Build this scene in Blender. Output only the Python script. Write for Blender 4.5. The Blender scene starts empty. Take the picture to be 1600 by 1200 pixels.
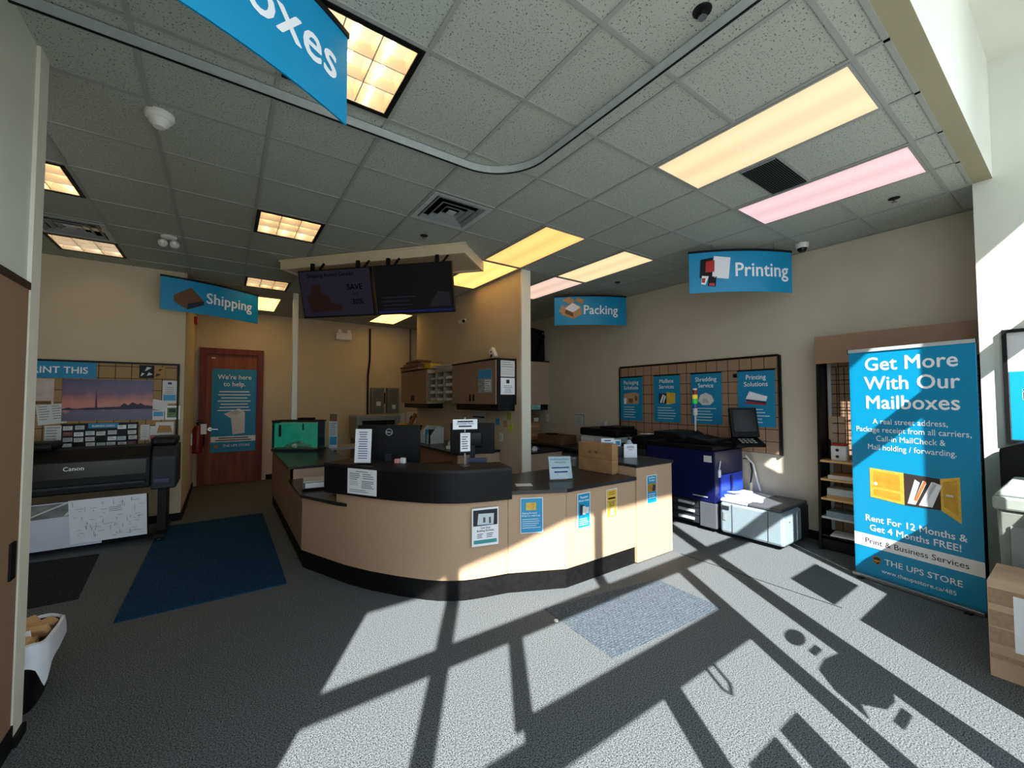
import bpy, bmesh, math, random
from mathutils import Vector, Matrix
random.seed(7)
R = math.radians
SC = bpy.context.scene
COL = SC.collection
H, CZ = 1.65, 3.43

# ------------------------------------------------------------------ camera
cam = bpy.data.cameras.new('camera'); co = bpy.data.objects.new('camera', cam); COL.objects.link(co)
cam.sensor_fit = 'HORIZONTAL'; cam.sensor_width = 36.0; cam.lens = 36.0 * 640.6 / 1600
cam.clip_start = 0.02; cam.clip_end = 200
yaw, pitch, roll = R(35.147), R(2.137), R(-0.098)
fwd = Vector((math.sin(yaw) * math.cos(pitch), math.cos(yaw) * math.cos(pitch), math.sin(pitch)))
rgt = Vector((math.cos(yaw), -math.sin(yaw), 0)); upv = rgt.cross(fwd)
r2 = math.cos(roll) * rgt + math.sin(roll) * upv; u2 = -math.sin(roll) * rgt + math.cos(roll) * upv
m3 = Matrix((r2, u2, -fwd)).transposed()
co.matrix_world = Matrix.Translation((0, 0, H)) @ m3.to_4x4()
SC.camera = co
# ------------------------------------------------------------------ world, sun, exposure
w = bpy.data.worlds.new('sky'); SC.world = w; w.use_nodes = True
bg = w.node_tree.nodes['Background']; bg.inputs[0].default_value = (0.74, 0.87, 1.0, 1); bg.inputs[1].default_value = 2.5
sd = bpy.data.lights.new('sun', 'SUN'); so = bpy.data.objects.new('sun', sd); COL.objects.link(so)
sd.energy = 16.5; sd.angle = R(0.53); sd.color = (1.0, 0.97, 0.92)
el = math.atan(0.846)
sdir = Vector((0.533 * math.cos(el), 0.846 * math.cos(el), -math.sin(el)))
so.rotation_euler = sdir.to_track_quat('-Z', 'Y').to_euler(); so.location = (-4, -7, 8)
pd = bpy.data.lights.new('window_portal', 'AREA'); po = bpy.data.objects.new('window_portal', pd); COL.objects.link(po)
pd.shape = 'RECTANGLE'; pd.size = 7.9; pd.size_y = 4.5; pd.cycles.is_portal = True
po.location = (1.12, -0.3, 2.2); po.rotation_euler = (R(90), 0, 0)
SC.view_settings.view_transform = 'Standard'; SC.view_settings.look = 'None'
SC.view_settings.gamma = 1; SC.view_settings.use_curve_mapping = False
SC.view_settings.exposure = 0.14
SC.cycles.use_denoising = True
SC.cycles.max_bounces = 10; SC.cycles.diffuse_bounces = 6
SC.cycles.sample_clamp_indirect = 6; SC.cycles.caustics_reflective = False

# ------------------------------------------------------------------ materials
def lin(c):
    return tuple(((v / 255) / 12.92 if v <= 10 else ((v / 255 + 0.055) / 1.055) ** 2.4) for v in c)
MATS = {}
def pm(name, rgb, rough=0.5, metal=0.0, spec=0.5, noise=0.06, nscale=18.0, bump=0.0, bscale=200.0, emis=0.0, alpha=1.0):
    if name in MATS: return MATS[name]
    m = bpy.data.materials.new(name); m.use_nodes = True; nt = m.node_tree; b = nt.nodes['Principled BSDF']
    c = lin(rgb)
    b.inputs['Roughness'].default_value = rough; b.inputs['Metallic'].default_value = metal
    b.inputs['Specular IOR Level'].default_value = spec; b.inputs['Alpha'].default_value = alpha
    tc = nt.nodes.new('ShaderNodeTexCoord')
    if noise > 0:
        n = nt.nodes.new('ShaderNodeTexNoise'); n.inputs['Scale'].default_value = nscale; n.inputs['Detail'].default_value = 3
        r = nt.nodes.new('ShaderNodeValToRGB')
        r.color_ramp.elements[0].position = 0.3; r.color_ramp.elements[1].position = 0.7
        r.color_ramp.elements[0].color = (*[x * (1 - noise) for x in c], 1); r.color_ramp.elements[1].color = (*[min(1, x * (1 + noise)) for x in c], 1)
        nt.links.new(tc.outputs['Object'], n.inputs['Vector']); nt.links.new(n.outputs['Fac'], r.inputs['Fac'])
        nt.links.new(r.outputs['Color'], b.inputs['Base Color'])
    else: b.inputs['Base Color'].default_value = (*c, 1)
    if bump > 0:
        n2 = nt.nodes.new('ShaderNodeTexNoise'); n2.inputs['Scale'].default_value = bscale
        bp = nt.nodes.new('ShaderNodeBump'); bp.inputs['Strength'].default_value = bump; bp.inputs['Distance'].default_value = 0.004
        nt.links.new(tc.outputs['Object'], n2.inputs['Vector']); nt.links.new(n2.outputs['Fac'], bp.inputs['Height'])
        nt.links.new(bp.outputs['Normal'], b.inputs['Normal'])
    if emis > 0:
        b.inputs['Emission Color'].default_value = (*c, 1); b.inputs['Emission Strength'].default_value = emis
    MATS[name] = m; return m

def carpet(name, dark, light, scale, pattern=None):
    m = bpy.data.materials.new(name); m.use_nodes = True; nt = m.node_tree; b = nt.nodes['Principled BSDF']
    b.inputs['Roughness'].default_value = 0.95; b.inputs['Specular IOR Level'].default_value = 0.1
    tc = nt.nodes.new('ShaderNodeTexCoord'); n = nt.nodes.new('ShaderNodeTexNoise')
    n.inputs['Scale'].default_value = scale; n.inputs['Detail'].default_value = 4; n.inputs['Roughness'].default_value = 0.7
    r = nt.nodes.new('ShaderNodeValToRGB'); r.color_ramp.elements[0].position = 0.39; r.color_ramp.elements[1].position = 0.61
    r.color_ramp.elements[0].color = (*lin(dark), 1); r.color_ramp.elements[1].color = (*lin(light), 1)
    nt.links.new(tc.outputs['Object'], n.inputs['Vector']); nt.links.new(n.outputs['Fac'], r.inputs['Fac'])
    src = r.outputs['Color']
    if pattern:
        k = nt.nodes.new('ShaderNodeTexBrick'); k.inputs['Scale'].default_value = 1.0; k.inputs['Brick Width'].default_value = pattern
        k.inputs['Row Height'].default_value = pattern * .55; k.inputs['Mortar Size'].default_value = pattern * .06
        k.inputs['Color1'].default_value = (1, 1, 1, 1); k.inputs['Color2'].default_value = (.8, .85, .9, 1); k.inputs['Mortar'].default_value = (.5, .54, .6, 1)
        mx = nt.nodes.new('ShaderNodeMix'); mx.data_type = 'RGBA'; mx.blend_type = 'MULTIPLY'; mx.inputs[0].default_value = 1
        nt.links.new(tc.outputs['Object'], k.inputs['Vector']); nt.links.new(src, mx.inputs[6]); nt.links.new(k.outputs['Color'], mx.inputs[7]); src = mx.outputs[2]
    nt.links.new(src, b.inputs['Base Color'])
    bp = nt.nodes.new('ShaderNodeBump'); bp.inputs['Strength'].default_value = 0.35; bp.inputs['Distance'].default_value = 0.004
    nt.links.new(n.outputs['Fac'], bp.inputs['Height']); nt.links.new(bp.outputs['Normal'], b.inputs['Normal'])
    MATS[name] = m; return m

def ceiling_tile():
    m = bpy.data.materials.new('ceiling_tile'); m.use_nodes = True; nt = m.node_tree; b = nt.nodes['Principled BSDF']
    b.inputs['Roughness'].default_value = 0.95; b.inputs['Specular IOR Level'].default_value = 0.1
    tc = nt.nodes.new('ShaderNodeTexCoord'); n = nt.nodes.new('ShaderNodeTexNoise'); n.inputs['Scale'].default_value = 105; n.inputs['Detail'].default_value = 2
    r = nt.nodes.new('ShaderNodeValToRGB'); e = r.color_ramp.elements
    e[0].position = 0.335; e[1].position = 0.39; e[0].color = (*lin((96, 98, 92)), 1); e[1].color = (*lin((172, 178, 171)), 1)
    nt.links.new(tc.outputs['Object'], n.inputs['Vector']); nt.links.new(n.outputs['Fac'], r.inputs['Fac']); nt.links.new(r.outputs['Color'], b.inputs['Base Color'])
    bp = nt.nodes.new('ShaderNodeBump'); bp.inputs['Strength'].default_value = .5; bp.inputs['Distance'].default_value = 0.004
    nt.links.new(r.outputs['Color'], bp.inputs['Height']); nt.links.new(bp.outputs['Normal'], b.inputs['Normal']); return m

def grid_board(name, face, line, cw, ch, axes):
    m = bpy.data.materials.new(name); m.use_nodes = True; nt = m.node_tree; b = nt.nodes['Principled BSDF']; b.inputs['Roughness'].default_value = .7
    tc = nt.nodes.new('ShaderNodeTexCoord'); sp = nt.nodes.new('ShaderNodeSeparateXYZ'); cb = nt.nodes.new('ShaderNodeCombineXYZ')
    k = nt.nodes.new('ShaderNodeTexBrick'); k.offset = 0; k.inputs['Scale'].default_value = 1; k.inputs['Brick Width'].default_value = cw; k.inputs['Row Height'].default_value = ch
    k.inputs['Mortar Size'].default_value = .0045; k.inputs['Mortar Smooth'].default_value = 0
    k.inputs['Color1'].default_value = (*lin(face), 1); k.inputs['Color2'].default_value = (*lin([v * .95 for v in face]), 1); k.inputs['Mortar'].default_value = (*lin(line), 1)
    nt.links.new(tc.outputs['Object'], sp.inputs[0]); nt.links.new(sp.outputs[axes[0]], cb.inputs[0]); nt.links.new(sp.outputs[axes[1]], cb.inputs[1])
    nt.links.new(cb.outputs[0], k.inputs['Vector']); nt.links.new(k.outputs['Color'], b.inputs['Base Color']); return m

def wood(name, c1, c2, rough=.35, axis='Z', sc=1.0):
    m = bpy.data.materials.new(name); m.use_nodes = True; nt = m.node_tree; b = nt.nodes['Principled BSDF']; b.inputs['Roughness'].default_value = rough
    tc = nt.nodes.new('ShaderNodeTexCoord'); mp = nt.nodes.new('ShaderNodeMapping'); n = nt.nodes.new('ShaderNodeTexNoise')
    mp.inputs['Scale'].default_value = {'Z': (30 * sc, 30 * sc, 1.2), 'X': (1.2, 30 * sc, 30 * sc), 'Y': (30 * sc, 1.2, 30 * sc)}[axis]
    n.inputs['Scale'].default_value = 1; n.inputs['Detail'].default_value = 5
    r = nt.nodes.new('ShaderNodeValToRGB'); r.color_ramp.elements[0].color = (*lin(c1), 1); r.color_ramp.elements[1].color = (*lin(c2), 1)
    r.color_ramp.elements[0].position = .35; r.color_ramp.elements[1].position = .65
    nt.links.new(tc.outputs['Object'], mp.inputs[0]); nt.links.new(mp.outputs[0], n.inputs['Vector']); nt.links.new(n.outputs['Fac'], r.inputs['Fac']); nt.links.new(r.outputs['Color'], b.inputs['Base Color']); return m

def emit(name, rgb, s, noise=True, ax=None, base=.25):
    m = bpy.data.materials.new(name); m.use_nodes = True; nt = m.node_tree; b = nt.nodes['Principled BSDF']
    b.inputs['Base Color'].default_value = (base, base, base, 1); b.inputs['Roughness'].default_value = .4; b.inputs['Specular IOR Level'].default_value = .2
    c = lin(rgb)
    if ax is not None:   # two tubes glowing through the lens
        tc = nt.nodes.new('ShaderNodeTexCoord'); sp = nt.nodes.new('ShaderNodeSeparateXYZ'); mt = nt.nodes.new('ShaderNodeMath'); mt.operation = 'MULTIPLY'; mt.inputs[1].default_value = 2 * math.pi / .305
        cs = nt.nodes.new('ShaderNodeMath'); cs.operation = 'COSINE'; r = nt.nodes.new('ShaderNodeMapRange')
        r.inputs[1].default_value = -1; r.inputs[2].default_value = 1; r.inputs[3].default_value = s * 1.0; r.inputs[4].default_value = s * .84
        nt.links.new(tc.outputs['Object'], sp.inputs[0]); nt.links.new(sp.outputs[ax], mt.inputs[0]); nt.links.new(mt.outputs[0], cs.inputs[0]); nt.links.new(cs.outputs[0], r.inputs[0])
        nt.links.new(r.outputs[0], b.inputs['Emission Strength'])
    else: b.inputs['Emission Strength'].default_value = s
    b.inputs['Emission Color'].default_value = (*c, 1); MATS[name] = m; return m

def clear(name, tint=(.9, .97, .97), t=.8, rough=.05):
    m = bpy.data.materials.new(name); m.use_nodes = True; nt = m.node_tree; out = nt.nodes['Material Output']; nt.nodes.remove(nt.nodes['Principled BSDF'])
    a = nt.nodes.new('ShaderNodeBsdfTransparent'); a.inputs[0].default_value = (*tint, 1); g = nt.nodes.new('ShaderNodeBsdfGlossy'); g.inputs['Roughness'].default_value = rough
    f = nt.nodes.new('ShaderNodeFresnel'); f.inputs[0].default_value = 1.45; x = nt.nodes.new('ShaderNodeMixShader')
    nt.links.new(f.outputs[0], x.inputs[0]); nt.links.new(a.outputs[0], x.inputs[1]); nt.links.new(g.outputs[0], x.inputs[2]); nt.links.new(x.outputs[0], out.inputs[0]); return m

WALL = pm('wall_paint', (200, 184, 152), .8, noise=.03, nscale=3, bump=.06, bscale=160)
WALLR = pm('wall_paint_pale', (196, 188, 168), .8, noise=.03, nscale=3, bump=.06, bscale=160)
WHITEW = pm('white_paint', (214, 216, 204), .7, noise=.02, nscale=3)
TRIMW = pm('cream_trim', (226, 224, 208), .5, noise=.02)
CREAM = pm('cream_paint', (214, 200, 166), .6, noise=.03)
BLACK = pm('black_plastic', (14, 14, 16), .5, spec=.22, noise=.1)
BLACKG = pm('black_gloss', (9, 9, 12), .22, spec=.3, noise=.05)
BLACKB = pm('black_base', (13, 13, 14), .6, spec=.2, noise=.5, nscale=25)
CHAR = pm('charcoal_plastic', (38, 42, 48), .5, spec=.3, noise=.06)
DGREY = pm('dark_grey', (78, 82, 88), .5)
GREY = pm('grey_plastic', (134, 140, 142), .5)
LGREY = pm('light_grey', (182, 190, 190), .45)
PALEB = pm('pale_blue_grey', (196, 210, 214), .4, noise=.03)
WHITE = pm('white_paper', (236, 240, 244), .8, noise=.02)
OFFW = pm('off_white_paper', (214, 214, 212), .8, noise=.03)
WPL = pm('white_plastic', (226, 226, 222), .4, noise=.02)
INK = pm('ink', (44, 46, 52), .8, noise=0)
INKG = pm('grey_ink', (120, 124, 132), .8, noise=0)
INKB = pm('blue_ink', (40, 60, 130), .8, noise=0)
TEAL = pm('teal_print', (0, 142, 190), .4, noise=.02, nscale=2)
TEALD = pm('teal_matt_print', (6, 132, 176), .55, noise=.02, nscale=2)
SKYB = pm('sky_blue_print', (44, 150, 196), .5, noise=.03)
LETW = pm('white_lettering', (240, 244, 246), .6, noise=0)
GOLD = pm('gold_print', (216, 178, 66), .5, noise=.15, nscale=30)
GOLDD = pm('dark_gold_print', (160, 118, 30), .5, noise=.1)
YEL = pm('yellow_print', (226, 186, 40), .6)
RED = pm('red_paint', (176, 26, 24), .35)
TAN = pm('tan_laminate', (182, 158, 136), .5, noise=.05, nscale=90)
TANB = pm('beige_laminate', (182, 153, 124), .5, spec=.3, noise=.05, nscale=90)
BROWNL = pm('brown_laminate', (146, 116, 90), .5, noise=.05, nscale=90)
CARD = wood('cardboard', (150, 112, 74), (168, 128, 86), .8, 'X', .4)
CARDD = pm('dark_cardboard', (112, 82, 54), .85, noise=.1)
CARDL = pm('light_cardboard', (186, 146, 100), .85, noise=.06)
TOPB = pm('black_worktop', (30, 30, 33), .32, noise=.12, nscale=120)
TOPL = pm('ledge_laminate', (26, 26, 29), .5, spec=.3, noise=.15, nscale=160)
STEEL = pm('steel', (190, 192, 194), .3, metal=1.0, noise=.03)
BRASS = pm('dull_metal', (120, 122, 124), .4, metal=.8)
NAVY = pm('navy_enamel', (14, 20, 70), .3, noise=.04)
BLUEI = pm('blue_inner', (30, 62, 190), .4, noise=.04)
DOORW = wood('cherry_door', (112, 50, 14), (144, 74, 26), .6, 'Z', .5)
DOORF = wood('cherry_frame', (96, 30, 10), (120, 44, 16), .6, 'Z', .5)
SHELFW = wood('shelf_wood', (214, 172, 108), (228, 190, 130), .5, 'Y', .6)
BOXW = wood('wood_grain_carton', (176, 148, 120), (204, 176, 146), .7, 'Y', .12)
EPAN = pm('electrical_grey', (110, 114, 104), .5)
CARPET = carpet('carpet', (27, 30, 34), (126, 132, 135), 150)
CARPETP = carpet('patterned_carpet', (36, 42, 48), (112, 124, 132), 200, .04)
CARPETD = carpet('dark_patterned_carpet', (30, 30, 32), (62, 62, 66), 110, .07)
MATB = carpet('blue_mat', (14, 40, 62), (32, 74, 104), 120)
CTILE = ceiling_tile()
TEE = pm('ceiling_tee', (150, 154, 149), .5, noise=.02)
PEGR = grid_board('brown_grid_board', (158, 128, 100), (50, 36, 26), .155, .155, (1, 2))
PEGL = grid_board('tan_grid_board', (160, 130, 84), (62, 46, 26), .155, .155, (0, 2))
CLEAR = clear('clear_acrylic')
GLASS = clear('tank_glass', (.8, .95, .92))
POLY = pm('white_bag', (222, 226, 232), .35, noise=.05, alpha=.95)

# ------------------------------------------------------------------ mesh helpers
class MB:
    def __init__(s): s.v = []; s.f = []
    def add(s, vs, fs):
        o = len(s.v); s.v += [tuple(v) for v in vs]; s.f += [tuple(i + o for i in f) for f in fs]; return s
    def box(s, x0, x1, y0, y1, z0, z1):
        vs = [(x0, y0, z0), (x1, y0, z0), (x1, y1, z0), (x0, y1, z0), (x0, y0, z1), (x1, y0, z1), (x1, y1, z1), (x0, y1, z1)]
        return s.add(vs, [(3, 2, 1, 0), (4, 5, 6, 7), (0, 1, 5, 4), (1, 2, 6, 5), (2, 3, 7, 6), (3, 0, 4, 7)])
    def obox(s, c, size, M):
        a, b, d = [k / 2 for k in size]; n = len(s.v); s.box(-a, a, -b, b, -d, d)
        for i in range(n, len(s.v)): s.v[i] = tuple(Vector(c) + M @ Vector(s.v[i]))
        return s
    def prism(s, poly, z0, z1):
        n = len(poly); vs = [(x, y, z0) for x, y in poly] + [(x, y, z1) for x, y in poly]
        return s.add(vs, [tuple(range(n))[::-1], tuple(range(n, 2 * n))] + [(i, (i + 1) % n, n + (i + 1) % n, n + i) for i in range(n)])
    def ribbon(s, path, thick, z0, z1):     # strip of given inward thickness following an open plan path
        q = offset(path, thick); n = len(path)
        vs = [(x, y, z0) for x, y in path] + [(x, y, z0) for x, y in q] + [(x, y, z1) for x, y in path] + [(x, y, z1) for x, y in q]
        fs = []
        for i in range(n - 1):
            a, b, c, d = i, i + 1, n + i + 1, n + i
            fs += [(a, b, c, d), (2 * n + d, 2 * n + c, 2 * n + b, 2 * n + a), (a, 2 * n + a, 2 * n + b, b), (d, c, 2 * n + c, 2 * n + d)]
        for i in (0, n - 1): fs.append((i, n + i, 3 * n + i, 2 * n + i))
        return s.add(vs, fs)
    def poly_y(s, poly, y0, y1):            # outline in x,z extruded along y
        n = len(poly); vs = [(x, y0, z) for x, z in poly] + [(x, y1, z) for x, z in poly]
        return s.add(vs, [tuple(range(n)), tuple(range(n, 2 * n))[::-1]] + [(i, n + i, n + (i + 1) % n, (i + 1) % n) for i in range(n)])
    def poly_x(s, poly, x0, x1):            # outline in y,z extruded along x
        n = len(poly); vs = [(x0, y, z) for y, z in poly] + [(x1, y, z) for y, z in poly]
        return s.add(vs, [tuple(range(n)), tuple(range(n, 2 * n))[::-1]] + [(i, n + i, n + (i + 1) % n, (i + 1) % n) for i in range(n)])
    def lathe(s, prof, c=(0, 0, 0), n=20, axis='z', cap=True):
        vs = []; fs = []
        for r, h in prof:
            for k in range(n):
                a = 2 * math.pi * k / n; p = (r * math.cos(a), r * math.sin(a), h)
                if axis == 'y': p = (p[0], p[2], p[1])
                if axis == 'x': p = (p[2], p[0], p[1])
                vs.append((p[0] + c[0], p[1] + c[1], p[2] + c[2]))
        for i in range(len(prof) - 1):
            for k in range(n): fs.append((i * n + k, i * n + (k + 1) % n, (i + 1) * n + (k + 1) % n, (i + 1) * n + k))
        if cap: fs.append(tuple(range(n))[::-1]); fs.append(tuple(range((len(prof) - 1) * n, len(prof) * n)))
        return s.add(vs, fs)
    def tube(s, path, r, n=8):
        P = [Vector(p) for p in path]; vs = []; fs = []; m = len(P)
        for i, p in enumerate(P):
            t = (P[min(i + 1, m - 1)] - P[max(i - 1, 0)]).normalized()
            a = t.orthogonal().normalized() if i == 0 else (pa - t * pa.dot(t)).normalized()
            pa = a; b = t.cross(a)
            for k in range(n):
                q = 2 * math.pi * k / n; vs.append(tuple(p + r * (math.cos(q) * a + math.sin(q) * b)))
        for i in range(m - 1):
            for k in range(n): fs.append((i * n + k, i * n + (k + 1) % n, (i + 1) * n + (k + 1) % n, (i + 1) * n + k))
        fs += [tuple(range(n))[::-1], tuple(range((m - 1) * n, m * n))]
        return s.add(vs, fs)
    def grid(s, x0, x1, z0, z1, nx, nz, fn):  # thin sheet with a shape function fn(x,z)->(x,y,z)
        vs = [fn(x0 + (x1 - x0) * i / nx, z0 + (z1 - z0) * j / nz) for j in range(nz + 1) for i in range(nx + 1)]
        return s.add(vs, [(j * (nx + 1) + i, j * (nx + 1) + i + 1, (j + 1) * (nx + 1) + i + 1, (j + 1) * (nx + 1) + i) for j in range(nz) for i in range(nx)])
    def text(s, string, size, x, z, y=-.003, align='CENTER', bold=0.0, sx=1.0):
        cu = bpy.data.curves.new('t', 'FONT'); cu.body = string; cu.size = size; cu.align_x = align; cu.resolution_u = 3
        if bold: cu.space_character = 1 + bold * 1.2
        o = bpy.data.objects.new('t', cu); me = o.to_mesh(); b = bold * size
        for k, (dx, dz) in enumerate(((-b, 0), (b, 0), (0, -b * .8), (0, b * .8), (0, 0)) if bold else ((0, 0),)):
            n = len(s.v)
            s.v += [(v.co.x * sx + x + dx, y - .00004 * k, v.co.y + z + dz) for v in me.vertices]; s.f += [tuple(i + n for i in p.vertices) for p in me.polygons]
        o.to_mesh_clear(); bpy.data.objects.remove(o); bpy.data.curves.remove(cu); return s
    def lines(s, x0, x1, ztop, n, step, th, y=-.003, rag=.3, center=False):
        for i in range(n):
            L = (x1 - x0) * (1 - rag * random.random()); z = ztop - i * step
            a = (x0 + x1) / 2 - L / 2 if center else x0
            s.rect(a, a + L, z - th, z, y)
        return s
    def rect(s, x0, x1, z0, z1, y=-.003):
        return s.add([(x0, y, z0), (x1, y, z0), (x1, y, z1), (x0, y, z1)], [(0, 1, 2, 3)])
    def poly(s, pts, y=-.003):
        return s.add([(x, y, z) for x, z in pts], [tuple(range(len(pts)))])
    def move(s, fn): s.v = [fn(*v) for v in s.v]; return s
    def build(s, name, mat, parent=None, world=False, bevel=0.0, smooth=False, seg=2):
        me = bpy.data.meshes.new(name); vs = s.v
        o = bpy.data.objects.new(name, me); COL.objects.link(o)
        if parent is not None:
            o.parent = parent
            if world:
                inv = rootmat(parent).inverted(); vs = [tuple(inv @ Vector(v)) for v in vs]
        me.from_pydata(vs, [], s.f); me.update()
        bm = bmesh.new(); bm.from_mesh(me)
        if not all(len(e.link_faces) == 1 for e in bm.edges): bmesh.ops.recalc_face_normals(bm, faces=bm.faces)
        if bevel > 0:
            ed = [e for e in bm.edges if len(e.link_faces) == 2 and e.calc_face_angle(0) > .6]
            bmesh.ops.bevel(bm, geom=ed, offset=bevel, segments=seg, affect='EDGES', profile=.5, clamp_overlap=True)
        if smooth:
            for f in bm.faces: f.smooth = True
        bm.to_mesh(me); bm.free(); me.materials.append(mat)
        if smooth:
            try: me.set_sharp_from_angle(angle=R(40))
            except Exception: pass
        return o
def rootmat(o):
    M = Matrix.Identity(4)
    while o is not None:
        M = (Matrix.Translation(o.location) @ o.rotation_euler.to_matrix().to_4x4()) @ M; o = o.parent
    return M
def offset(path, d):   # offset an open path to its left by d
    out = []
    for i, p in enumerate(path):
        a = Vector(path[max(i - 1, 0)]); b = Vector(path[min(i + 1, len(path) - 1)]); p = Vector(p)
        if 0 < i < len(path) - 1:
            n1 = (p - a).normalized(); n2 = (b - p).normalized(); t = (n1 + n2).normalized(); k = 1 / max(.5, math.cos(math.acos(max(-1, min(1, n1.dot(n2)))) / 2))
        else: t = (b - a).normalized(); k = 1
        out.append((p.x - t.y * d * k, p.y + t.x * d * k))
    return out
def tag(o, label, cat, group=None):
    o['label'] = label; o['category'] = cat
    if group: o['group'] = group
    return o
def thing(name, label, cat, loc=(0, 0, 0), rotz=0.0, group=None):
    o = bpy.data.objects.new(name, None); COL.objects.link(o); o.location = loc; o.rotation_euler = (0, 0, rotz); o.empty_display_size = .1
    return tag(o, label, cat, group)
def struct(name, mb, mat, parent=None, **k):
    o = mb.build(name, mat, parent, **k)
    if parent is None: o['kind'] = 'structure'
    return o
def one(name, mb, mat, label, cat, group=None, loc=None, rotz=0, **k):
    o = mb.build(name, mat, None, **k); tag(o, label, cat, group)
    if loc: o.location = loc; o.rotation_euler = (0, 0, rotz)
    return o

# ------------------------------------------------------------------ room shell
XL, XR, YF, YB = -2.8, 5.73, -0.15, 9.95
struct('floor', MB().box(XL - .2, XR + .2, -.4, YB + .2, -.1, 0), CARPET)
struct('wall_right', MB().box(XR, XR + .15, .5, YB + .15, 0, CZ + .1), WALLR)
struct('wall_back', MB().box(XL, XR, YB, YB + .15, 0, CZ + .1), WALL)
struct('wall_left', MB().box(XL - .15, XL, .3, YB, 0, CZ + .1), WALL)
struct('wall_alcove', MB().box(XL, -.45, 7.3, YB, 0, CZ + .05), WALL)
struct('wall_entrance', MB().box(-.95, -.8, .52, 3.0, 0, CZ), WHITEW)
struct('trim_1', MB().box(-.97, -.785, 3.0, 3.12, 0, CZ), TRIMW)
struct('wall_pillar', MB().box(5.05, XR, YF - .1, .53, 0, 4.6), WHITEW)
struct('wall_partition', MB().box(3.3, 3.43, 4.47, 8.15, 0, CZ), WALL)
struct('trim_2', MB().box(3.29, 3.44, 4.44, 4.47, 0, CZ), TRIMW)
struct('wall_soffit', MB().box(XL, 5.05, .42, .526, CZ + .003, 4.6), WHITEW)
struct('trim_4', MB().box(XL, 5.05, .42, .526, CZ, CZ + .003), pm('soffit_paint', (150, 146, 118), .8, noise=.02))
struct('ceiling_entrance', MB().box(XL, 5.05, YF - .2, .42, 4.4, 4.6), WHITEW)
struct('wall_front', MB().box(XL, 5.05, YF - .1, YF, 4.38, 4.6), WHITEW)
struct('ceiling_overhang', MB().box(-6, 9, -1.22, YF - .1, 4.5, 4.62), WHITEW)
struct('wall_side', MB().box(XL - .15, XL, YF - .1, .3, 0, 4.6), WHITEW)
struct('baseboard_back', MB().box(.75, 2.6, YB - .015, YB, 0, .1), BLACKB)
struct('baseboard_alcove', MB().box(-2.7, -.44, 7.285, 7.3, 0, .1).box(-.45, -.435, 7.3, YB - .1, 0, .1), BLACKB)
struct('baseboard_right', MB().box(XR - .015, XR, 1.82, 9.9, 0, .1), BLACKB)
struct('baseboard_entrance', MB().box(-.8, -.783, .52, 3.0, 0, .11).box(-.785, -.77, 3.0, 3.12, 0, .0501), BLACKB)
pv = struct('pavement', MB().box(-14, 16, -14, -.41, -.22, -.12), pm('concrete', (168, 166, 160), .9, noise=.1))

# storefront glazing behind the camera: rails, mullions, decals, door posters and added opaque panels whose shadows fall on the carpet
def WX(a): return a - .0945
def WZ(c): return c + .15
win = MB()
def bar(a0, a1, c0, c1, mb=win, d=.012): mb.box(WX(a0), WX(a1), YF - d, YF + d, max(0, WZ(c0)), WZ(c1))
bar(-2.6, 5.14, 2.345, 2.545); bar(3.96, 4.06, -.15, 4.2); bar(4.30, 4.66, -.15, 4.2)  # last bar: opaque panel added to shade the banner's right part
bar(.2, 2.2, 1.425, 1.745); bar(-.035, .2, 1.425, 1.62)
bar(-.43, -.31, -.15, 4.2); bar(.145, .255, 1.7, 2.4); bar(2.115, 2.25, -.15, 2.4); bar(2.665, 2.84, -.15, 4.2); bar(1.13, 1.235, 2.5, 4.2); bar(1.13, 1.275, -.15, 1.5)
w1 = struct('window_1', win, BLACK)
dec = MB()
def ell(mb, a, c, ra, rc, n=28): mb.poly_y([(WX(a) + ra * math.cos(2 * math.pi * k / n), WZ(c) + rc * math.sin(2 * math.pi * k / n)) for k in range(n)], YF - .004, YF + .004)
ell(dec, 2.485, 1.248, .1, .066)
bar(2.455, 2.57, 1.085, 1.133, dec, .004)
dec.poly_y([(WX(a), WZ(c)) for a, c in [(2.33, .96), (2.36, 1.02), (2.5, 1.04), (2.7, 1.0), (2.7, .72), (2.6, .68), (2.48, .69), (2.36, .78), (2.3, .72), (2.3, .9)]], YF - .004, YF + .004)
bar(2.43, 2.59, .6, .645, dec, .004)
dec.build('window_decal', BROWNL, w1)
pos = MB(); bar(3.25, 3.98, -.15, 1.06, pos, .005); bar(3.25, 3.83, 1.255, 1.66, pos, .005); bar(1.7, 1.9, .45, .955, pos, .005); bar(1.375, 1.64, .45, .95, pos, .005)  # right-hand panels are unseen blockers added to shape the sun; narrow ones door posters
pos.poly_y([(WX(4.06), 0), (WX(4.30), 0), (WX(4.30), WZ(1.36)), (WX(4.06), WZ(1.1))], YF - .005, YF + .005)  # slanted blocker added to shade the foot of the banner
pos.build('window_poster_blocker', OFFW, w1)
pl = MB(); cz = WZ(1.28); pl.tube([(WX(1.6), YF + .07, WZ(1.4)), (WX(1.6), YF + .07, WZ(1.2)), (WX(1.63), YF + .07, WZ(1.15)), (WX(1.68), YF + .07, WZ(1.2)), (WX(1.68), YF + .07, WZ(1.4))], .011)
pl.build('pull_handle', STEEL, w1)

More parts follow.
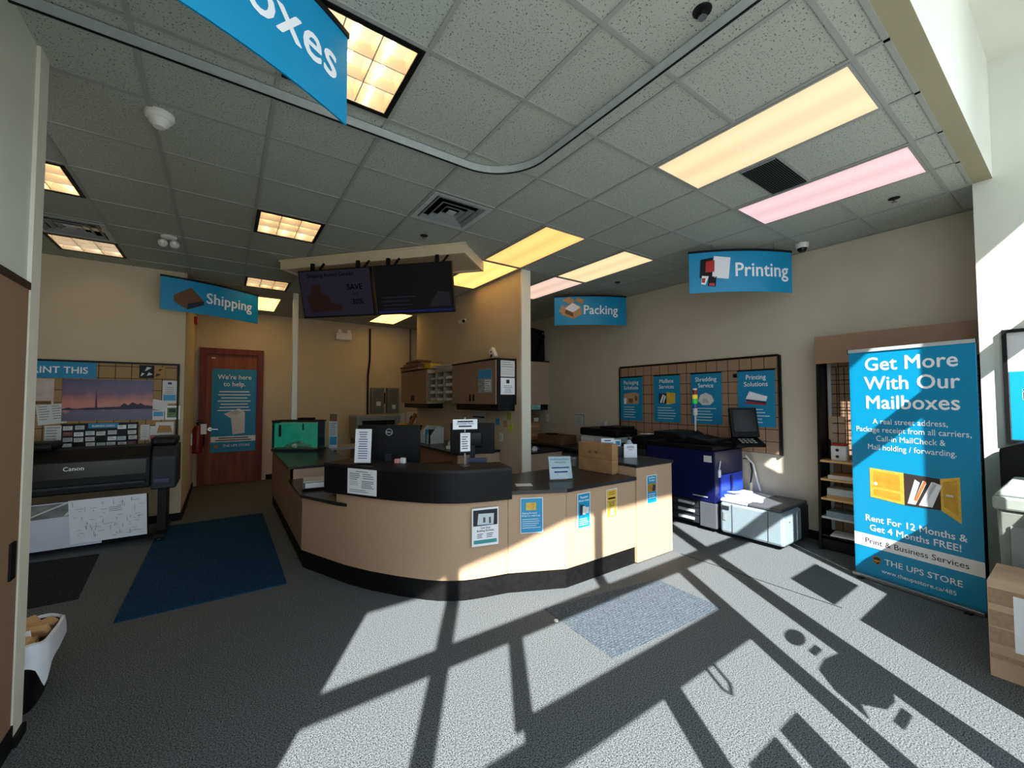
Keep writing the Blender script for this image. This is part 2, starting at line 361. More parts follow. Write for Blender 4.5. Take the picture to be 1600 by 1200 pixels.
# ------------------------------------------------------------------ ceiling grid
GX = [XL, -2.225, -1.616, -1.007, -.397, .213, .823, 1.433, 2.043, 2.652, 3.26, 3.87, 4.48, 5.09, 5.70, XR]
GY = [.526, .673, 1.283, 1.895, 2.525, 3.16, 3.79, 4.42, 5.06, 5.69, 6.33, 6.95, 7.58, 8.2, 8.83, 9.45, YB]
LOUV = [(.213, 1.895), (.213, 4.42), (.213, 6.95), (-1.616, 4.42), (-1.616, 6.33)]
DIFF = [(1.433, 3.16), (-1.616, 5.69)]
holes = set(LOUV + DIFF)
ct = MB()
for i in range(len(GX) - 1):
    for j in range(len(GY) - 1):
        if (GX[i], GY[j]) in holes: continue
        ct.add([(GX[i], GY[j], CZ), (GX[i], GY[j + 1], CZ), (GX[i + 1], GY[j + 1], CZ), (GX[i + 1], GY[j], CZ)], [(0, 1, 2, 3)])
struct('ceiling', ct, CTILE)
struct('ceiling_slab', MB().box(XL - .15, XR + .15, .526, YB + .15, CZ + .2, CZ + .3), DGREY)
tee = MB()
for x in GX[1:-1]: tee.box(x - .012, x + .012, .526, YB, CZ - .007, CZ - .0005)
for y in GY[1:-1]: tee.box(XL, XR, y - .012, y + .012, CZ - .0075, CZ - .001)
tee.box(XL, 5.05, .526, .55, CZ - .007, CZ - .0005).box(5.705, XR, .526, YB, CZ - .0072, CZ - .0007)
struct('trim_3', tee, TEE)

# ceiling light fixtures
LENS = {}
def lens(x0, x1, y0, y1, rgb, s, label, grp, ax=0):
    t = thing('ceiling_light', label, 'ceiling light', ((x0 + x1) / 2, (y0 + y1) / 2, CZ - .012), 0, grp)
    f = MB(); X0, X1, Y0, Y1 = x0 + .014, x1 - .014, y0 + .014, y1 - .014; q = .016
    f.box(X0, X1, Y0, Y0 + q, CZ - .012, CZ).box(X0, X1, Y1 - q, Y1, CZ - .012, CZ).box(X0, X0 + q, Y0 + q, Y1 - q, CZ - .012, CZ).box(X1 - q, X1, Y0 + q, Y1 - q, CZ - .012, CZ)
    f.build('frame', TEE, t, world=True)
    MB().box(X0 + q, X1 - q, Y0 + q, Y1 - q, CZ - .0105, CZ - .001).build('diffuser', emit('lens_%d_%d' % (x0 * 100, y0 * 100), rgb, s, ax=ax), t, world=True)
G1 = 'flat lens troffers in the ceiling'
lens(2.652, 3.26, .673, 1.895, (248, 220, 166), 1.0, 'large warm yellow lens panel in the near ceiling beside the return grille', G1)
lens(3.87, 4.48, .673, 1.895, (244, 200, 206), 1.0, 'pink tinted lens panel in the near ceiling right of the return grille', G1)
lens(2.652, 3.26, 3.16, 4.42, (248, 184, 100), 1.5, 'amber lens panel near the end of the partition wall, nearer of two', G1)
lens(2.652, 3.26, 4.42, 5.69, (250, 188, 104), 1.8, 'amber lens panel against the partition wall, behind its twin', G1)
lens(3.87, 4.48, 3.16, 4.42, (250, 224, 168), 1.02, 'cream lens panel in the ceiling above the packing sign', G1)
lens(3.87, 4.48, 4.42, 5.69, (246, 208, 188), 1.0, 'pale pinkish lens panel just right of the partition end', G1)
lens(2.652, 3.26, 8.2, 9.45, (255, 200, 112), 3.2, 'yellow lens panel seen below the wall screens at the back', G1)
lens(.213, .823, 8.2, 9.45, (255, 200, 112), 3.2, 'yellow lens panel in the corridor ceiling before the wooden door', G1)
LOUVM = pm('louver_silver', (226, 214, 196), .25, metal=.3, noise=.02)
TUBE = emit('fluorescent_tube', (255, 220, 165), 12.0); TUBEW = emit('fluorescent_tube_white', (255, 236, 206), 8.0); REFL = emit('reflector_warm', (250, 222, 178), .8)
def louver(x0, y0, x1, y1, label, white=False):
    t = thing('louvered_light', label, 'ceiling light', ((x0 + x1) / 2, (y0 + y1) / 2, CZ - .012), 0, 'black framed louvered lights in the ceiling')
    X0, X1, Y0, Y1 = x0 + .013, x1 - .013, y0 + .013, y1 - .013; q = .03
    f = MB().box(X0, X1, Y0, Y0 + q, CZ - .012, CZ + .1).box(X0, X1, Y1 - q, Y1, CZ - .012, CZ + .1).box(X0, X0 + q, Y0 + q, Y1 - q, CZ - .012, CZ + .1).box(X1 - q, X1, Y0 + q, Y1 - q, CZ - .012, CZ + .1)
    f.build('frame', BLACK, t, world=True)
    q += .002; MB().box(X0 + q - .0015, X1 - q + .0015, Y0 + q - .0015, Y0 + q, CZ - .008, CZ + .1).box(X0 + q - .0015, X1 - q + .0015, Y1 - q, Y1 - q + .0015, CZ - .008, CZ + .1).box(X0 + q - .0015, X0 + q, Y0 + q, Y1 - q, CZ - .008, CZ + .1).box(X1 - q, X1 - q + .0015, Y0 + q, Y1 - q, CZ - .008, CZ + .1).build('inner_reflector', LOUVM, t, world=True)
    l = MB(); a, b, c, d = X0 + q, X1 - q, Y0 + q, Y1 - q
    for k in (1, 2):
        x = a + (b - a) * k / 3; y = c + (d - c) * k / 3
        l.poly_y([(x - .003, CZ - .004), (x + .003, CZ - .004), (x + .014, CZ + .06), (x - .014, CZ + .06)], c, d)
        l.poly_x([(y - .003, CZ - .004), (y + .003, CZ - .004), (y + .014, CZ + .06), (y - .014, CZ + .06)], a, b)
    l.build('louver', LOUVM, t, world=True)
    MB().box(a, b, c, d, CZ + .1, CZ + .11).build('reflector', REFL, t, world=True)
    for k in (1, 3, 5):
        MB().tube([(a + (b - a) * k / 6, c + .01, CZ + .08), (a + (b - a) * k / 6, d - .01, CZ + .08)], .012).build('tube', TUBEW if white else TUBE, t, world=True)
for (x, y), lb in zip(LOUV, ['large louvered ceiling light half hidden by the nearest hanging sign', 'louvered ceiling light left of the square air diffuser and screens canopy', 'distant louvered light above the right end of the shipping sign', 'warm louvered light cut off by the white post at left', 'pale louvered light beside the left air diffuser']):
    louver(x, y, GX[GX.index(x) + 1], GY[GY.index(y) + 1], lb, white=lb.startswith('pale'))
def diffuser(x0, y0, x1, y1, label):
    t = thing('air_diffuser', label, 'air vent', ((x0 + x1) / 2, (y0 + y1) / 2, CZ - .01), 0, 'square air diffusers in the ceiling')
    cx, cy = (x0 + x1) / 2, (y0 + y1) / 2
    MB().box(x0 + .01, x1 - .01, y0 + .01, y1 - .01, CZ + .12, CZ + .13).build('duct_plate', BLACK, t, world=True)
    def ring(a, b, za, zb):
        m = MB(); vs = []
        for r, z in ((a, za), (b, zb), (b, zb + .004), (a, za + .004)):
            vs += [(cx - r, cy - r, z), (cx + r, cy - r, z), (cx + r, cy + r, z), (cx - r, cy + r, z)]
        fs = [(i * 4 + k, i * 4 + (k + 1) % 4, ((i + 1) % 4) * 4 + (k + 1) % 4, ((i + 1) % 4) * 4 + k) for i in range(4) for k in range(4)]
        return m.add(vs, fs)
    ring(.292, .245, CZ - .01, CZ - .008).build('rim', LGREY, t, world=True)
    for a, b in ((.235, .2), (.165, .13), (.1, .07)): ring(a, b, CZ - .012, CZ + .012).build('vane', GREY, t, world=True)
    MB().box(cx - .04, cx + .04, cy - .04, cy + .04, CZ - .008, CZ + .0).build('core', LGREY, t, world=True)
diffuser(1.433, 3.16, 2.043, 3.79, 'square grey air diffuser in the ceiling above the screens')
diffuser(-1.616, 5.69, -1.007, 6.33, 'square air diffuser half hidden by the white post')
t = thing('return_grille', 'dark slatted return air grille between the yellow and pink lights', 'air vent', (3.58, 1.42, CZ - .01))
MB().box(3.275, 3.865, 1.297, 1.55, CZ - .01, CZ - .004).build('backing', BLACK, t, world=True)
g = MB()
for k in range(16): y = 1.302 + k * .0157; g.add([(3.285, y, CZ - .016), (3.855, y, CZ - .016), (3.855, y + .008, CZ - .010), (3.285, y + .008, CZ - .010)], [(0, 1, 2, 3)])
g.build('slats', GREY, t, world=True)
MB().box(3.27, 3.285, 1.297, 1.55, CZ - .017, CZ - .003).box(3.855, 3.87, 1.297, 1.55, CZ - .017, CZ - .003).build('frame', GREY, t, world=True)

def sprinkler(x, y, label):
    t = thing('sprinkler_head', label, 'sprinkler', (x, y, CZ), 0, 'sprinkler heads in the ceiling')
    MB().lathe([(.042, 0), (.04, -.006), (.012, -.008), (.01, -.018)], n=20).build('escutcheon', BLACK, t)
    MB().lathe([(.006, -.018), (.006, -.032), (.02, -.034), (.02, -.037)], n=14).build('deflector', BRASS, t)
for x, y, lb in ((1.76, .98, 'dark recessed sprinkler head at the top edge beside the ceiling track'), (1.75, 4.14, 'sprinkler head between the air diffuser and the screens canopy'), (4.88, 4.13, 'sprinkler head in the ceiling right of the cream light panel'), (4.84, .97, 'sprinkler head beyond the pink light panel')): sprinkler(x, y, lb)
t = thing('smoke_detector', 'white smoke detector dome on the left ceiling', 'smoke detector', (-.36, 3.3, CZ))
MB().lathe([(.075, 0), (.075, -.02), (.068, -.035), (.06, -.04)], n=28).build('base', WPL, t, smooth=True)
MB().lathe([(.056, -.04), (.052, -.06), (.035, -.075), (.0301, -.085), (.001, -.088)], n=28).build('sensor_cap', WPL, t, smooth=True)
t = thing('security_light', 'small twin headed white ceiling fixture above the shipping area', 'ceiling fixture', (-.52, 5.75, CZ))
MB().lathe([(.07, 0), (.07, -.02), (.03, -.03)], n=20).build('base', WPL, t)
for s in (-1, 1): MB().lathe([(.015, 0), (.04, .03), (.042, .07), (.038, .07)], (s * .05, -.04, -.075), 16, 'y').build('lamp_head', WPL, t, smooth=True)
t = thing('dome_camera', 'white dome security camera on the ceiling right of the printing sign', 'security camera', (5.4, 1.88, CZ))
MB().lathe([(.065, 0), (.065, -.03), (.055, -.055)], n=24).build('housing', WPL, t, smooth=True)
MB().lathe([(.05, -.045), (.046, -.075), (.03, -.095), (.001, -.1)], n=24).build('lens_dome', BLACKG, t, smooth=True)

# curved ceiling track
path = [(-.79, 2.63), (1.42, 2.63)]
cx, cy, rr = 1.44, 2.22, .41
path += [(cx + rr * math.sin(a), cy + rr * math.cos(a)) for a in [R(q) for q in range(6, 91, 7)]]
path += [(1.85, 2.1), (1.85, .526)]
t = thing('curtain_track', 'curved grey strip track hung under the ceiling with a black lower lip', 'ceiling track', (.5, 2.63, CZ - .07))
MB().ribbon(path, .022, CZ - .062, CZ - .0072).build('band', pm('track_grey', (168, 174, 172), .5), t, world=True)
MB().ribbon(offset(path, -.002), .01, CZ - .069, CZ - .062).build('lower_lip', BLACK, t, world=True)

# ------------------------------------------------------------------ hanging curved signs
def hsign(name, A, B, zt, h, word, size, tx, label, art=None):
    A = Vector(A); B = Vector(B); W = (B - A).length; mid = (A + B) / 2; rz = math.atan2(B.y - A.y, B.x - A.x); sag = .085
    t = thing(name, label, 'hanging sign', (mid.x, mid.y, zt - h), rz, 'curved teal department signs hung from the ceiling')
    def bend(x, y, z): return (x, y - sag * (1 - (2 * x / W) ** 2), z)
    b = MB().grid(-W / 2, W / 2, 0, h - .02, 24, 1, lambda x, z: (x, -.004, z)); b.grid(-W / 2, W / 2, 0, h - .02, 24, 1, lambda x, z: (x, .004, z))
    b.add([(-W / 2, -.004, 0), (-W / 2, .004, 0), (-W / 2, .004, h - .02), (-W / 2, -.004, h - .02)], [(0, 1, 2, 3)]).add([(W / 2, -.004, 0), (W / 2, .004, 0), (W / 2, .004, h - .02), (W / 2, -.004, h - .02)], [(0, 1, 2, 3)])
    b.move(bend).build('panel', TEAL, t, smooth=True)
    k = MB().grid(-W / 2 - .005, W / 2 + .005, h - .024, h, 24, 1, lambda x, z: (x, -.012, z)).grid(-W / 2 - .005, W / 2 + .005, h - .024, h, 24, 1, lambda x, z: (x, .012, z))
    k.grid(-W / 2 - .005, W / 2 + .005, -.012, .012, 24, 1, lambda x, y: (x, y, h)).grid(-W / 2 - .005, W / 2 + .005, -.012, .012, 24, 1, lambda x, y: (x, y, h - .024))
    k.move(bend).build('top_rail', BLACK, t)
    MB().text(word, size, tx * W, h * .36, -.0065, 'CENTER', .016, .9).move(bend).build('lettering', LETW, t)
    for s in (-.3, .3): MB().tube([bend(s * W, 0, h), bend(s * W, 0, h + (CZ - zt))], .003, 6).build('hanging_wire', DGREY, t)
    if art:
        for nm, mt, polys in art:
            m = MB()
            for i, pts in enumerate(polys): m.poly([(x * W, z * h) for x, z in pts], -.0105 - .0006 * i - (.002 if nm != 'carton_picture' and nm != 'brochure_picture' and nm != 'paper_picture' else 0))
            m.move(bend).build(nm, mt, t)
    return t
def q(x0, x1, z0, z1): return [(x0, z0), (x1, z0), (x1, z1), (x0, z1)]
hsign('hanging_sign', (4.40, 2.67), (5.34, 1.97), 3.36, .49, 'Printing', .225, .18, 'teal curved sign reading Printing, hung near the right wall',
      [('paper_picture', WHITE, [[(-.3, .35), (-.15, .3), (-.13, .8), (-.28, .85)], [(-.28, .34), (-.17, .3), (-.15, .78), (-.27, .84)], [(-.4, .2), (-.36, .18), (-.33, .38), (-.39, .4)]]),
       ('brochure_picture', BLACK, [[(-.41, .35), (-.3, .36), (-.29, .82), (-.4, .78)], [(-.34, .15), (-.27, .13), (-.26, .36), (-.33, .38)]]),
       ('red_panel', RED, [[(-.36, .47), (-.28, .48), (-.275, .75), (-.355, .73)], [(-.395, .24), (-.365, .23), (-.36, .34), (-.39, .34)], [(-.33, .16), (-.28, .14), (-.28, .21), (-.325, .22)]])])
hsign('hanging_sign', (4.47, 5.12), (5.45, 4.44), 3.36, .49, 'Packing', .21, .13, 'teal curved sign reading Packing, hung beyond the partition end',
      [('carton_picture', CARDL, [[(-.4, .35), (-.25, .2), (-.13, .35), (-.14, .6), (-.25, .75), (-.38, .6)], [(-.44, .45), (-.38, .4), (-.35, .6), (-.4, .7)], [(-.4, .85), (-.3, .7), (-.22, .8), (-.3, .95)], [(-.22, .8), (-.12, .68), (-.1, .85), (-.2, .92)]]),
       ('contents_picture', WHITE, [[(-.36, .55), (-.25, .42), (-.15, .58), (-.26, .74)]]), ('carton_side_picture', CARDD, [[(-.36, .4), (-.25, .27), (-.25, .4), (-.35, .52)]])])
hsign('hanging_sign', (-.70, 7.0), (.42, 7.54), 3.3, .46, 'Shipping', .21, .15, 'teal curved sign reading Shipping, hung left above the door corridor',
      [('carton_picture', CARDD, [[(-.4, .45), (-.28, .25), (-.13, .4), (-.25, .75)], [(-.4, .45), (-.28, .25), (-.28, .08), (-.39, .25)]]), ('carton_side_picture', CHAR, [[(-.28, .25), (-.13, .4), (-.13, .28), (-.28, .08)]])])
hsign('hanging_sign', (-.72, 1.5), (.44, 1.96), 3.36, .44, 'Mailboxes', .235, .1, 'large teal sign nearest the camera, its word cut off to oxes')

# ------------------------------------------------------------------ door, corridor
d = MB().box(-.27, .56, YB - .05, YB - .01, 0.01, 2.55)
d1 = struct('door_1', d, DOORW)
f = MB().box(-.38, -.27, YB - .1, YB + .0, 0, 2.66).box(.56, .67, YB - .1, YB, 0, 2.66).box(-.27, .56, YB - .1, YB, 2.55, 2.66); f.build('door_frame', DOORF, d1)
hd = MB().lathe([(.035, 0), (.035, -.012)], (-.2, YB - .05, 1.08), 20, 'y').tube([(-.2, YB - .06, 1.08), (-.2, YB - .1, 1.08), (-.17, YB - .108, 1.08), (-.07, YB - .106, 1.075)], .011); hd.build('lever_handle', STEEL, d1)
MB().box(-.2, -.14, YB - .058, YB - .05, 2.46, 2.48).build('door_sensor', WPL, d1)

# helper for flat printed things: origin at bottom centre, facing local -Y
def sheet(name, label, cat, loc, rotz, wd, ht, mat, parts=(), group=None, th=.004, tilt=0):
    t = thing(name, label, cat, loc, rotz, group)
    if tilt: t.rotation_euler = (tilt, 0, rotz)
    MB().box(-wd / 2, wd / 2, -th / 2, th / 2, 0, ht).build('sheet', mat, t)
    y = -th / 2 - .0012
    for p in parts:
        nm, mt = p[0], p[1]; m = MB()
        for e in p[2]:
            if e[0] == 't': MB().text(e[1], e[2], e[3], e[4], y - .001, e[5] if len(e) > 5 else 'CENTER', (e[6] if len(e) > 6 else 0) * .6, .9).build(nm, mt, t)
            elif e[0] == 'r': m.rect(e[1], e[2], e[3], e[4], y)
            elif e[0] == 'p': m.poly(e[1], y - .0005 * (e[2] if len(e) > 2 else 0))
            elif e[0] == 'l': m.lines(e[1], e[2], e[3], e[4], e[5], e[6], y - .0008, .35, e[7] if len(e) > 7 else False)
        if m.v: m.build(nm, mt, t)
    return t
T = 'lettering'
sheet('door_poster', "crumpled teal poster reading We're here to help taped on the wooden door", 'poster', (.185, YB - .055, .62), 0, .74, 1.64, TEALD,
      [(T, LETW, [('t', "We're here", .13, 0, 1.44, 'CENTER', .02), ('t', 'to help.', .13, 0, 1.3, 'CENTER', .02), ('l', -.28, .28, 1.2, 7, .062, .018, True), ('t', 'THE UPS STORE', .07, .05, .1, 'CENTER', .015)]),
       ('white_band', WHITE, [('r', -.37, .37, .2, .31)]), ('band_text', INK, [('l', -.3, .3, .285, 2, .045, .02, True)]),
       ('box_picture', OFFW, [('p', [(-.17, .75), (-.05, .66), (-.02, .34), (.18, .36), (.18, .78), (.08, .86)])]), ('box_lid_picture', LGREY, [('p', [(-.1, .77), (.02, .72), (.13, .79), (.02, .83)], 2)]),
       ('shield_mark', GOLDD, [('p', [(-.31, .15), (-.31, .1), (-.28, .07), (-.25, .1), (-.25, .15)])])])
t = thing('fire_extinguisher', 'red fire extinguisher with a white tag beside the wooden door', 'fire extinguisher', (-.36, 9.2, .7))
MB().lathe([(.07, 0), (.075, .02), (.075, .42), (.05, .48), (.02, .5)], n=20).build('cylinder', pm('dark_red_paint', (120, 16, 16), .4), t, smooth=True)
MB().lathe([(.02, .5), (.02, .55)], n=12).box(-.01, .09, -.012, .012, .54, .56).box(-.01, .08, -.012, .012, .575, .59).build('valve', BLACK, t)
MB().box(.045, .13, -.08, -.077, .34, .52).build('tag', WHITE, t)
MB().tube([(.05, 0, .54), (.1, 0, .5), (.09, 0, .3), (.085, 0, .12)], .012).build('hose', BLACK, t)
t = thing('wall_bracket', 'white bracket holding the fire extinguisher on the corridor wall', 'bracket', (-.45, 9.2, .85)); MB().box(0, .018, -.03, .03, 0, .2).build('plate', WPL, t)
t = thing('fire_alarm', 'red fire alarm on the corridor wall below the shipping sign', 'fire alarm', (-.43, 9.2, 3.0)); MB().box(-.02, .03, -.06, .06, 0, .13).build('body', RED, t, bevel=.008); MB().box(.03, .036, -.03, .03, .04, .09).build('lens', OFFW, t)
one('power_pole', MB().box(.92, 1.0, 7.6, 7.68, 0, CZ - .008), TRIMW, 'slim white power pole rising from behind the fish tank to the ceiling', 'pole', bevel=.006)

# back wall fittings
for i, (x0, x1, lb) in enumerate(((2.86, 3.16, 'grey electrical switch box with a side lever, left of two'), (3.24, 3.52, 'plain grey electrical panel, right of two on the back wall'))):
    t = thing('electrical_panel', lb, 'electrical panel', ((x0 + x1) / 2, YB, 1.33), 0, 'electrical panels on the back wall')
    MB().box(x0, x1, YB - .13, YB, 1.33, 1.93).build('box', EPAN, t, world=True, bevel=.006)
    MB().box(x0 + .03, x1 - .03, YB - .14, YB - .13, 1.37, 1.89).build('cover', pm('electrical_cover', (96, 100, 92), .5), t, world=True)
    MB().box(x0 + .11, x1 - .08, YB - .144, YB - .14, 1.5 - .08 * i, 1.6 - .08 * i).build('label', OFFW, t, world=True)
    if i == 0: MB().box(x1, x1 + .03, YB - .12, YB - .09, 1.55, 1.82).build('lever', BLACK, t, world=True)
one('conduit', MB().tube([(2.84, YB - .03, 3.34), (2.84, YB - .03, 2.6), (2.8, YB - .03, 2.2), (2.8, YB - .03, 1.1)], .022), BLACK, 'black cable conduit down the back wall beside the electrical boxes', 'conduit')
one('conduit', MB().tube([(3.84, YB - .03, CZ), (3.84, YB - .03, 2.0)], .02), DGREY, 'thin dark conduit at the right end of the back wall', 'conduit')
t = thing('emergency_light', 'white twin spot emergency light high on the back wall', 'emergency light', (2.24, YB - .05, 3.02)); MB().box(-.17, .17, -.04, .05, 0, .16).build('body', WPL, t, bevel=.01)
for s in (-.1, .1): MB().lathe([(.02, 0), (.045, -.03), (.045, -.05)], (s, -.01, .19), 14, 'y').build('lamp_head', WPL, t)

# ------------------------------------------------------------------ entrance left wall panel and post
t = thing('wall_cladding', 'tan wall panel with a dark top trim on the left entrance wall', 'wall panel', (-.79, 1.6, 0))
MB().box(-.8, -.788, .6, 2.985, .11, 2.19).build('board', BROWNL, t, world=True)
MB().box(-.8, -.782, .6, 2.99, 2.19, 2.225).build('top_trim', pm('dark_brown_trim', (40, 26, 20), .5), t, world=True)
MB().box(-.789, -.78, 2.88, 2.94, .82, .99).build('door_pull', BLACK, t, world=True)
t = thing('trash_bin', 'black waste bin with a white bag behind the white post', 'trash bin', (-.95, 3.42, 0))
def tap(x0, x1, y0, y1, z0, z1, k):
    cx, cy = (x0 + x1) / 2, (y0 + y1) / 2; m = MB().box(x0, x1, y0, y1, z0, z1)
    m.v = [((v[0] - cx) * (k if v[2] < (z0 + z1) / 2 else 1) + cx, (v[1] - cy) * (k if v[2] < (z0 + z1) / 2 else 1) + cy, v[2]) for v in m.v]; return m
def sup(a, e_): c, q_ = math.cos(a), math.sin(a); return (.195 * abs(c) ** e_ * (1 if c > 0 else -1), .205 * abs(q_) ** e_ * (1 if q_ > 0 else -1) + .01)
bw = MB(); nb = 56
for k, z in ((.78, 0), (.99, .36), (.96, .36), (.76, .012)): bw.v += [(x * k, y * k, z) for x, y in (sup(2 * math.pi * i / nb, .45) for i in range(nb))]
for j in range(3): bw.f += [(j * nb + i, j * nb + (i + 1) % nb, (j + 1) * nb + (i + 1) % nb, (j + 1) * nb + i) for i in range(nb)]
bw.f += [tuple(range(nb))[::-1], tuple(range(3 * nb, 4 * nb))]; bw.build('bin', BLACK, t, smooth=True)
bag = MB(); n = 56; ring = []
for k in range(n):
    a = 2 * math.pi * k / n; c, q_ = math.cos(a), math.sin(a); e_ = .45
    ring.append((.2 * abs(c) ** e_ * (1 if c > 0 else -1), .21 * abs(q_) ** e_ * (1 if q_ > 0 else -1) + .01))
for j, (k, z) in enumerate(((.86, .2), (.93, .33), (1.0, .372), (1.06, .366), (1.09, .32), (1.1, .24))):
    for i, (x, y) in enumerate(ring):
        wv = .006 * math.sin(i * 1.9 + j * .6) * (j > 2)
        dz = .006 * math.sin(i * .7) * (j > 1) + (.03 * math.sin(i * .45 + .6) - .07 * max(0, 1 - abs(i - 51) / 3)) * (j == 5)
        bag.v.append((x * (k + wv), y * (k + wv), z + dz))
for j in range(5):
    for i in range(n): bag.f.append((j * n + i, j * n + (i + 1) % n, (j + 1) * n + (i + 1) % n, (j + 1) * n + i))
bag.build('bag', POLY, t, smooth=True)
cr = MB()
for k in range(60): cr.obox((-.13 + .26 * random.random(), -.14 + .28 * random.random(), .29 + .09 * random.random()), (.13, .07, .04), Matrix.Rotation(random.random() * 3, 3, 'Z') @ Matrix.Rotation(random.random(), 3, 'X'))
cr.build('crumpled_paper', CARDL, t, bevel=.01)
o = one('paper_sheet', MB().box(-.05, .05, -.06, .06, 0, .004), WHITE, 'white sheet on top of the waste bin rubbish', 'paper'); o.location = (-.86, 3.3, .385); o.rotation_euler = (R(20), R(12), .4)

# ------------------------------------------------------------------ floor mats
one('floor_mat', MB().box(-.63, .5, 4.22, 7.0, .0005, .012), MATB, 'long blue entrance mat on the carpet left of the counter', 'floor mat')
struct('floor_insert_1', MB().prism([(2.1, 2.55), (2.06, 1.82), (3.25, 1.75), (3.28, 2.36)], 0, .003), CARPETP)
struct('floor_insert_2', MB().prism([(-1.9, 6.3), (-1.9, 4.9), (-.95, 4.9), (-1.05, 6.2)], 0, .003), CARPETD)
struct('floor_seam', MB().box(4.02, 4.03, 1.2, 2.6, 0, .0025), pm('seam', (28, 28, 30), .9))

# ------------------------------------------------------------------ reception counter
P0 = [(.66, 7.6), (.66, 4.55), (.87, 4.04)]
PC = [(.87, 4.04), (.93, 3.9), (1.0, 3.77), (1.07, 3.645), (1.15, 3.525), (1.225, 3.415), (1.305, 3.315), (1.385, 3.215), (1.47, 3.13), (1.56, 3.065), (1.65, 3.015), (1.74, 2.985), (1.83, 2.96), (1.92, 2.94), (2.01, 2.92)]
P1 = [(2.01, 2.92), (2.48, 2.70)]
P2 = [(2.48, 2.70), (3.42, 2.70)]
t = thing('reception_counter', 'curved beige laminate service counter on a black plinth', 'counter', (1.5, 4.0, 0))
SEAM = []
MB().ribbon([(.66, 7.6), (.66, 5.45)], .03, .17, .83).build('side_panel', BROWNL, t, world=True)
MB().ribbon([(.66, 5.449), (.66, 4.55)], .03, .17, .685).build('side_panel', BROWNL, t, world=True)
MB().ribbon([(.661, 4.549), (.869, 4.041)], .03, .17, .685).build('front_panel', TANB, t, world=True)
MB().ribbon(PC, .03, .17, .8).build('curved_panel', TANB, t, world=True, smooth=True)
MB().ribbon([(2.013, 2.9186), (2.478, 2.701)], .03, .17, .835).build('front_panel', TANB, t, world=True)
MB().ribbon([(2.482, 2.70), (3.42, 2.70)], .03, .17, .835).build('front_panel', TANB, t, world=True)
full = [(.66, 7.6), (.66, 4.55)] + PC + [(2.48, 2.70), (3.42, 2.70)]
MB().ribbon(offset(full, .015), .02, 0, .168).build('plinth', BLACKB, t, world=True)
MB().ribbon(offset(full, .6)[1:], .02, 0, .70).build('back_panel', TAN, t, world=True)
MB().box(.66, 1.38, 5.45, 5.47, .715, .83).build('riser', TAN, t, world=True)
hl = thing('worktop', 'black worktop under the fish tank at the left end of the counter', 'worktop', (1.0, 6.5, .83)); MB().box(.64, 1.4, 5.44, 7.62, .83, .86).build('slab', TOPB, hl, world=True, bevel=.004)
inn = offset(full, .62)
wl = thing('worktop', 'lower black shelf top holding the silver tray left of the raised ledge', 'worktop', (.95, 4.8, .685))
MB().prism([(.64, 5.44), (.64, 4.545), (.855, 4.03), (1.0, 3.78), (1.5, 4.2), (1.3, 4.6), (1.3, 5.44)], .685, .715).build('slab', TOPB, wl, world=True)
wr = thing('worktop', 'black low worktop right of the raised ledge holding the carton and slanted sign', 'worktop', (2.7, 3.1, .835))
MB().prism([(2.0, 2.905), (2.475, 2.68), (3.42, 2.68), (3.42, 3.56), (2.7, 3.56), (2.3, 3.5), (2.14, 3.3)], .835, .865).build('slab', TOPB, wr, world=True)
lg = thing('counter_ledge', 'curved black raised ledge on the middle of the counter', 'counter ledge', (1.4, 3.4, .8))
PL = [(.8, 4.12)] + PC[1:-1] + [(2.035, 2.912)]
MB().ribbon(offset(PL, -.03), .31, .80, 1.045).build('fascia', BLACK, lg, world=True, smooth=True)
MB().ribbon(offset(PL, -.038), .34, 1.045, 1.07).build('ledge_top', TOPL, lg, world=True, smooth=True)
tc = thing('end_cabinet', 'tall beige end cabinet with black top at the right of the counter', 'cabinet', (3.72, 3.0, 0))
MB().box(3.423, 4.02, 2.685, 3.36, .01, .955).build('body', TANB, tc, world=True, bevel=.003)
MB().box(3.415, 4.04, 2.675, 3.37, .955, .985).build('top', TOPB, tc, world=True, bevel=.004)

def face_rz(a, b): return math.atan2(b[1] - a[1], b[0] - a[0])
def flyer(label, p, rz, wd, ht, mat, parts, name='flyer', cat='flyer', group='flyers taped on the counter front', tilt=0): return sheet(name, label, cat, p, rz, wd, ht, mat, parts, group, .003, tilt)
# flyers on counter front
a, b = PC[11], PC[13]; rz = face_rz(a, b)
pA = (1.80, 2.945, .44)
flyer('white flyer with a photo of shelves and the words One Stop Building Services', pA, rz, .23, .31, WHITE,
      [('photo', CHAR, [('r', -.105, .105, .165, .295)]), ('photo_detail', PALEB, [('p', [(-.07, .175), (.07, .17), (.075, .26), (-.06, .265)], 1)]), ('photo_figure', DGREY, [('p', [(-.02, .19), (.0, .19), (.0, .23), (-.02, .235)], 2), ('p', [(.03, .18), (.05, .18), (.045, .235), (.03, .23)], 2)]),
       (T, INK, [('t', 'One Stop', .024, 0, .14, 'CENTER', .015), ('t', 'Building Services', .024, 0, .117, 'CENTER', .015), ('l', -.07, -.01, .1, 3, .014, .005), ('l', .01, .07, .1, 3, .014, .005)]),
       ('green_strip', pm('green_print', (60, 150, 150), .6), [('r', -.1, .1, .02, .05)])])
rz = face_rz(P1[0], P1[1])
def on(pa, pb, f, off=.006):
    t_ = Vector((pb[0] - pa[0], pb[1] - pa[1])); n_ = Vector((t_.y, -t_.x)).normalized(); p_ = Vector(pa) + t_ * f + n_ * off; return (p_.x, p_.y)
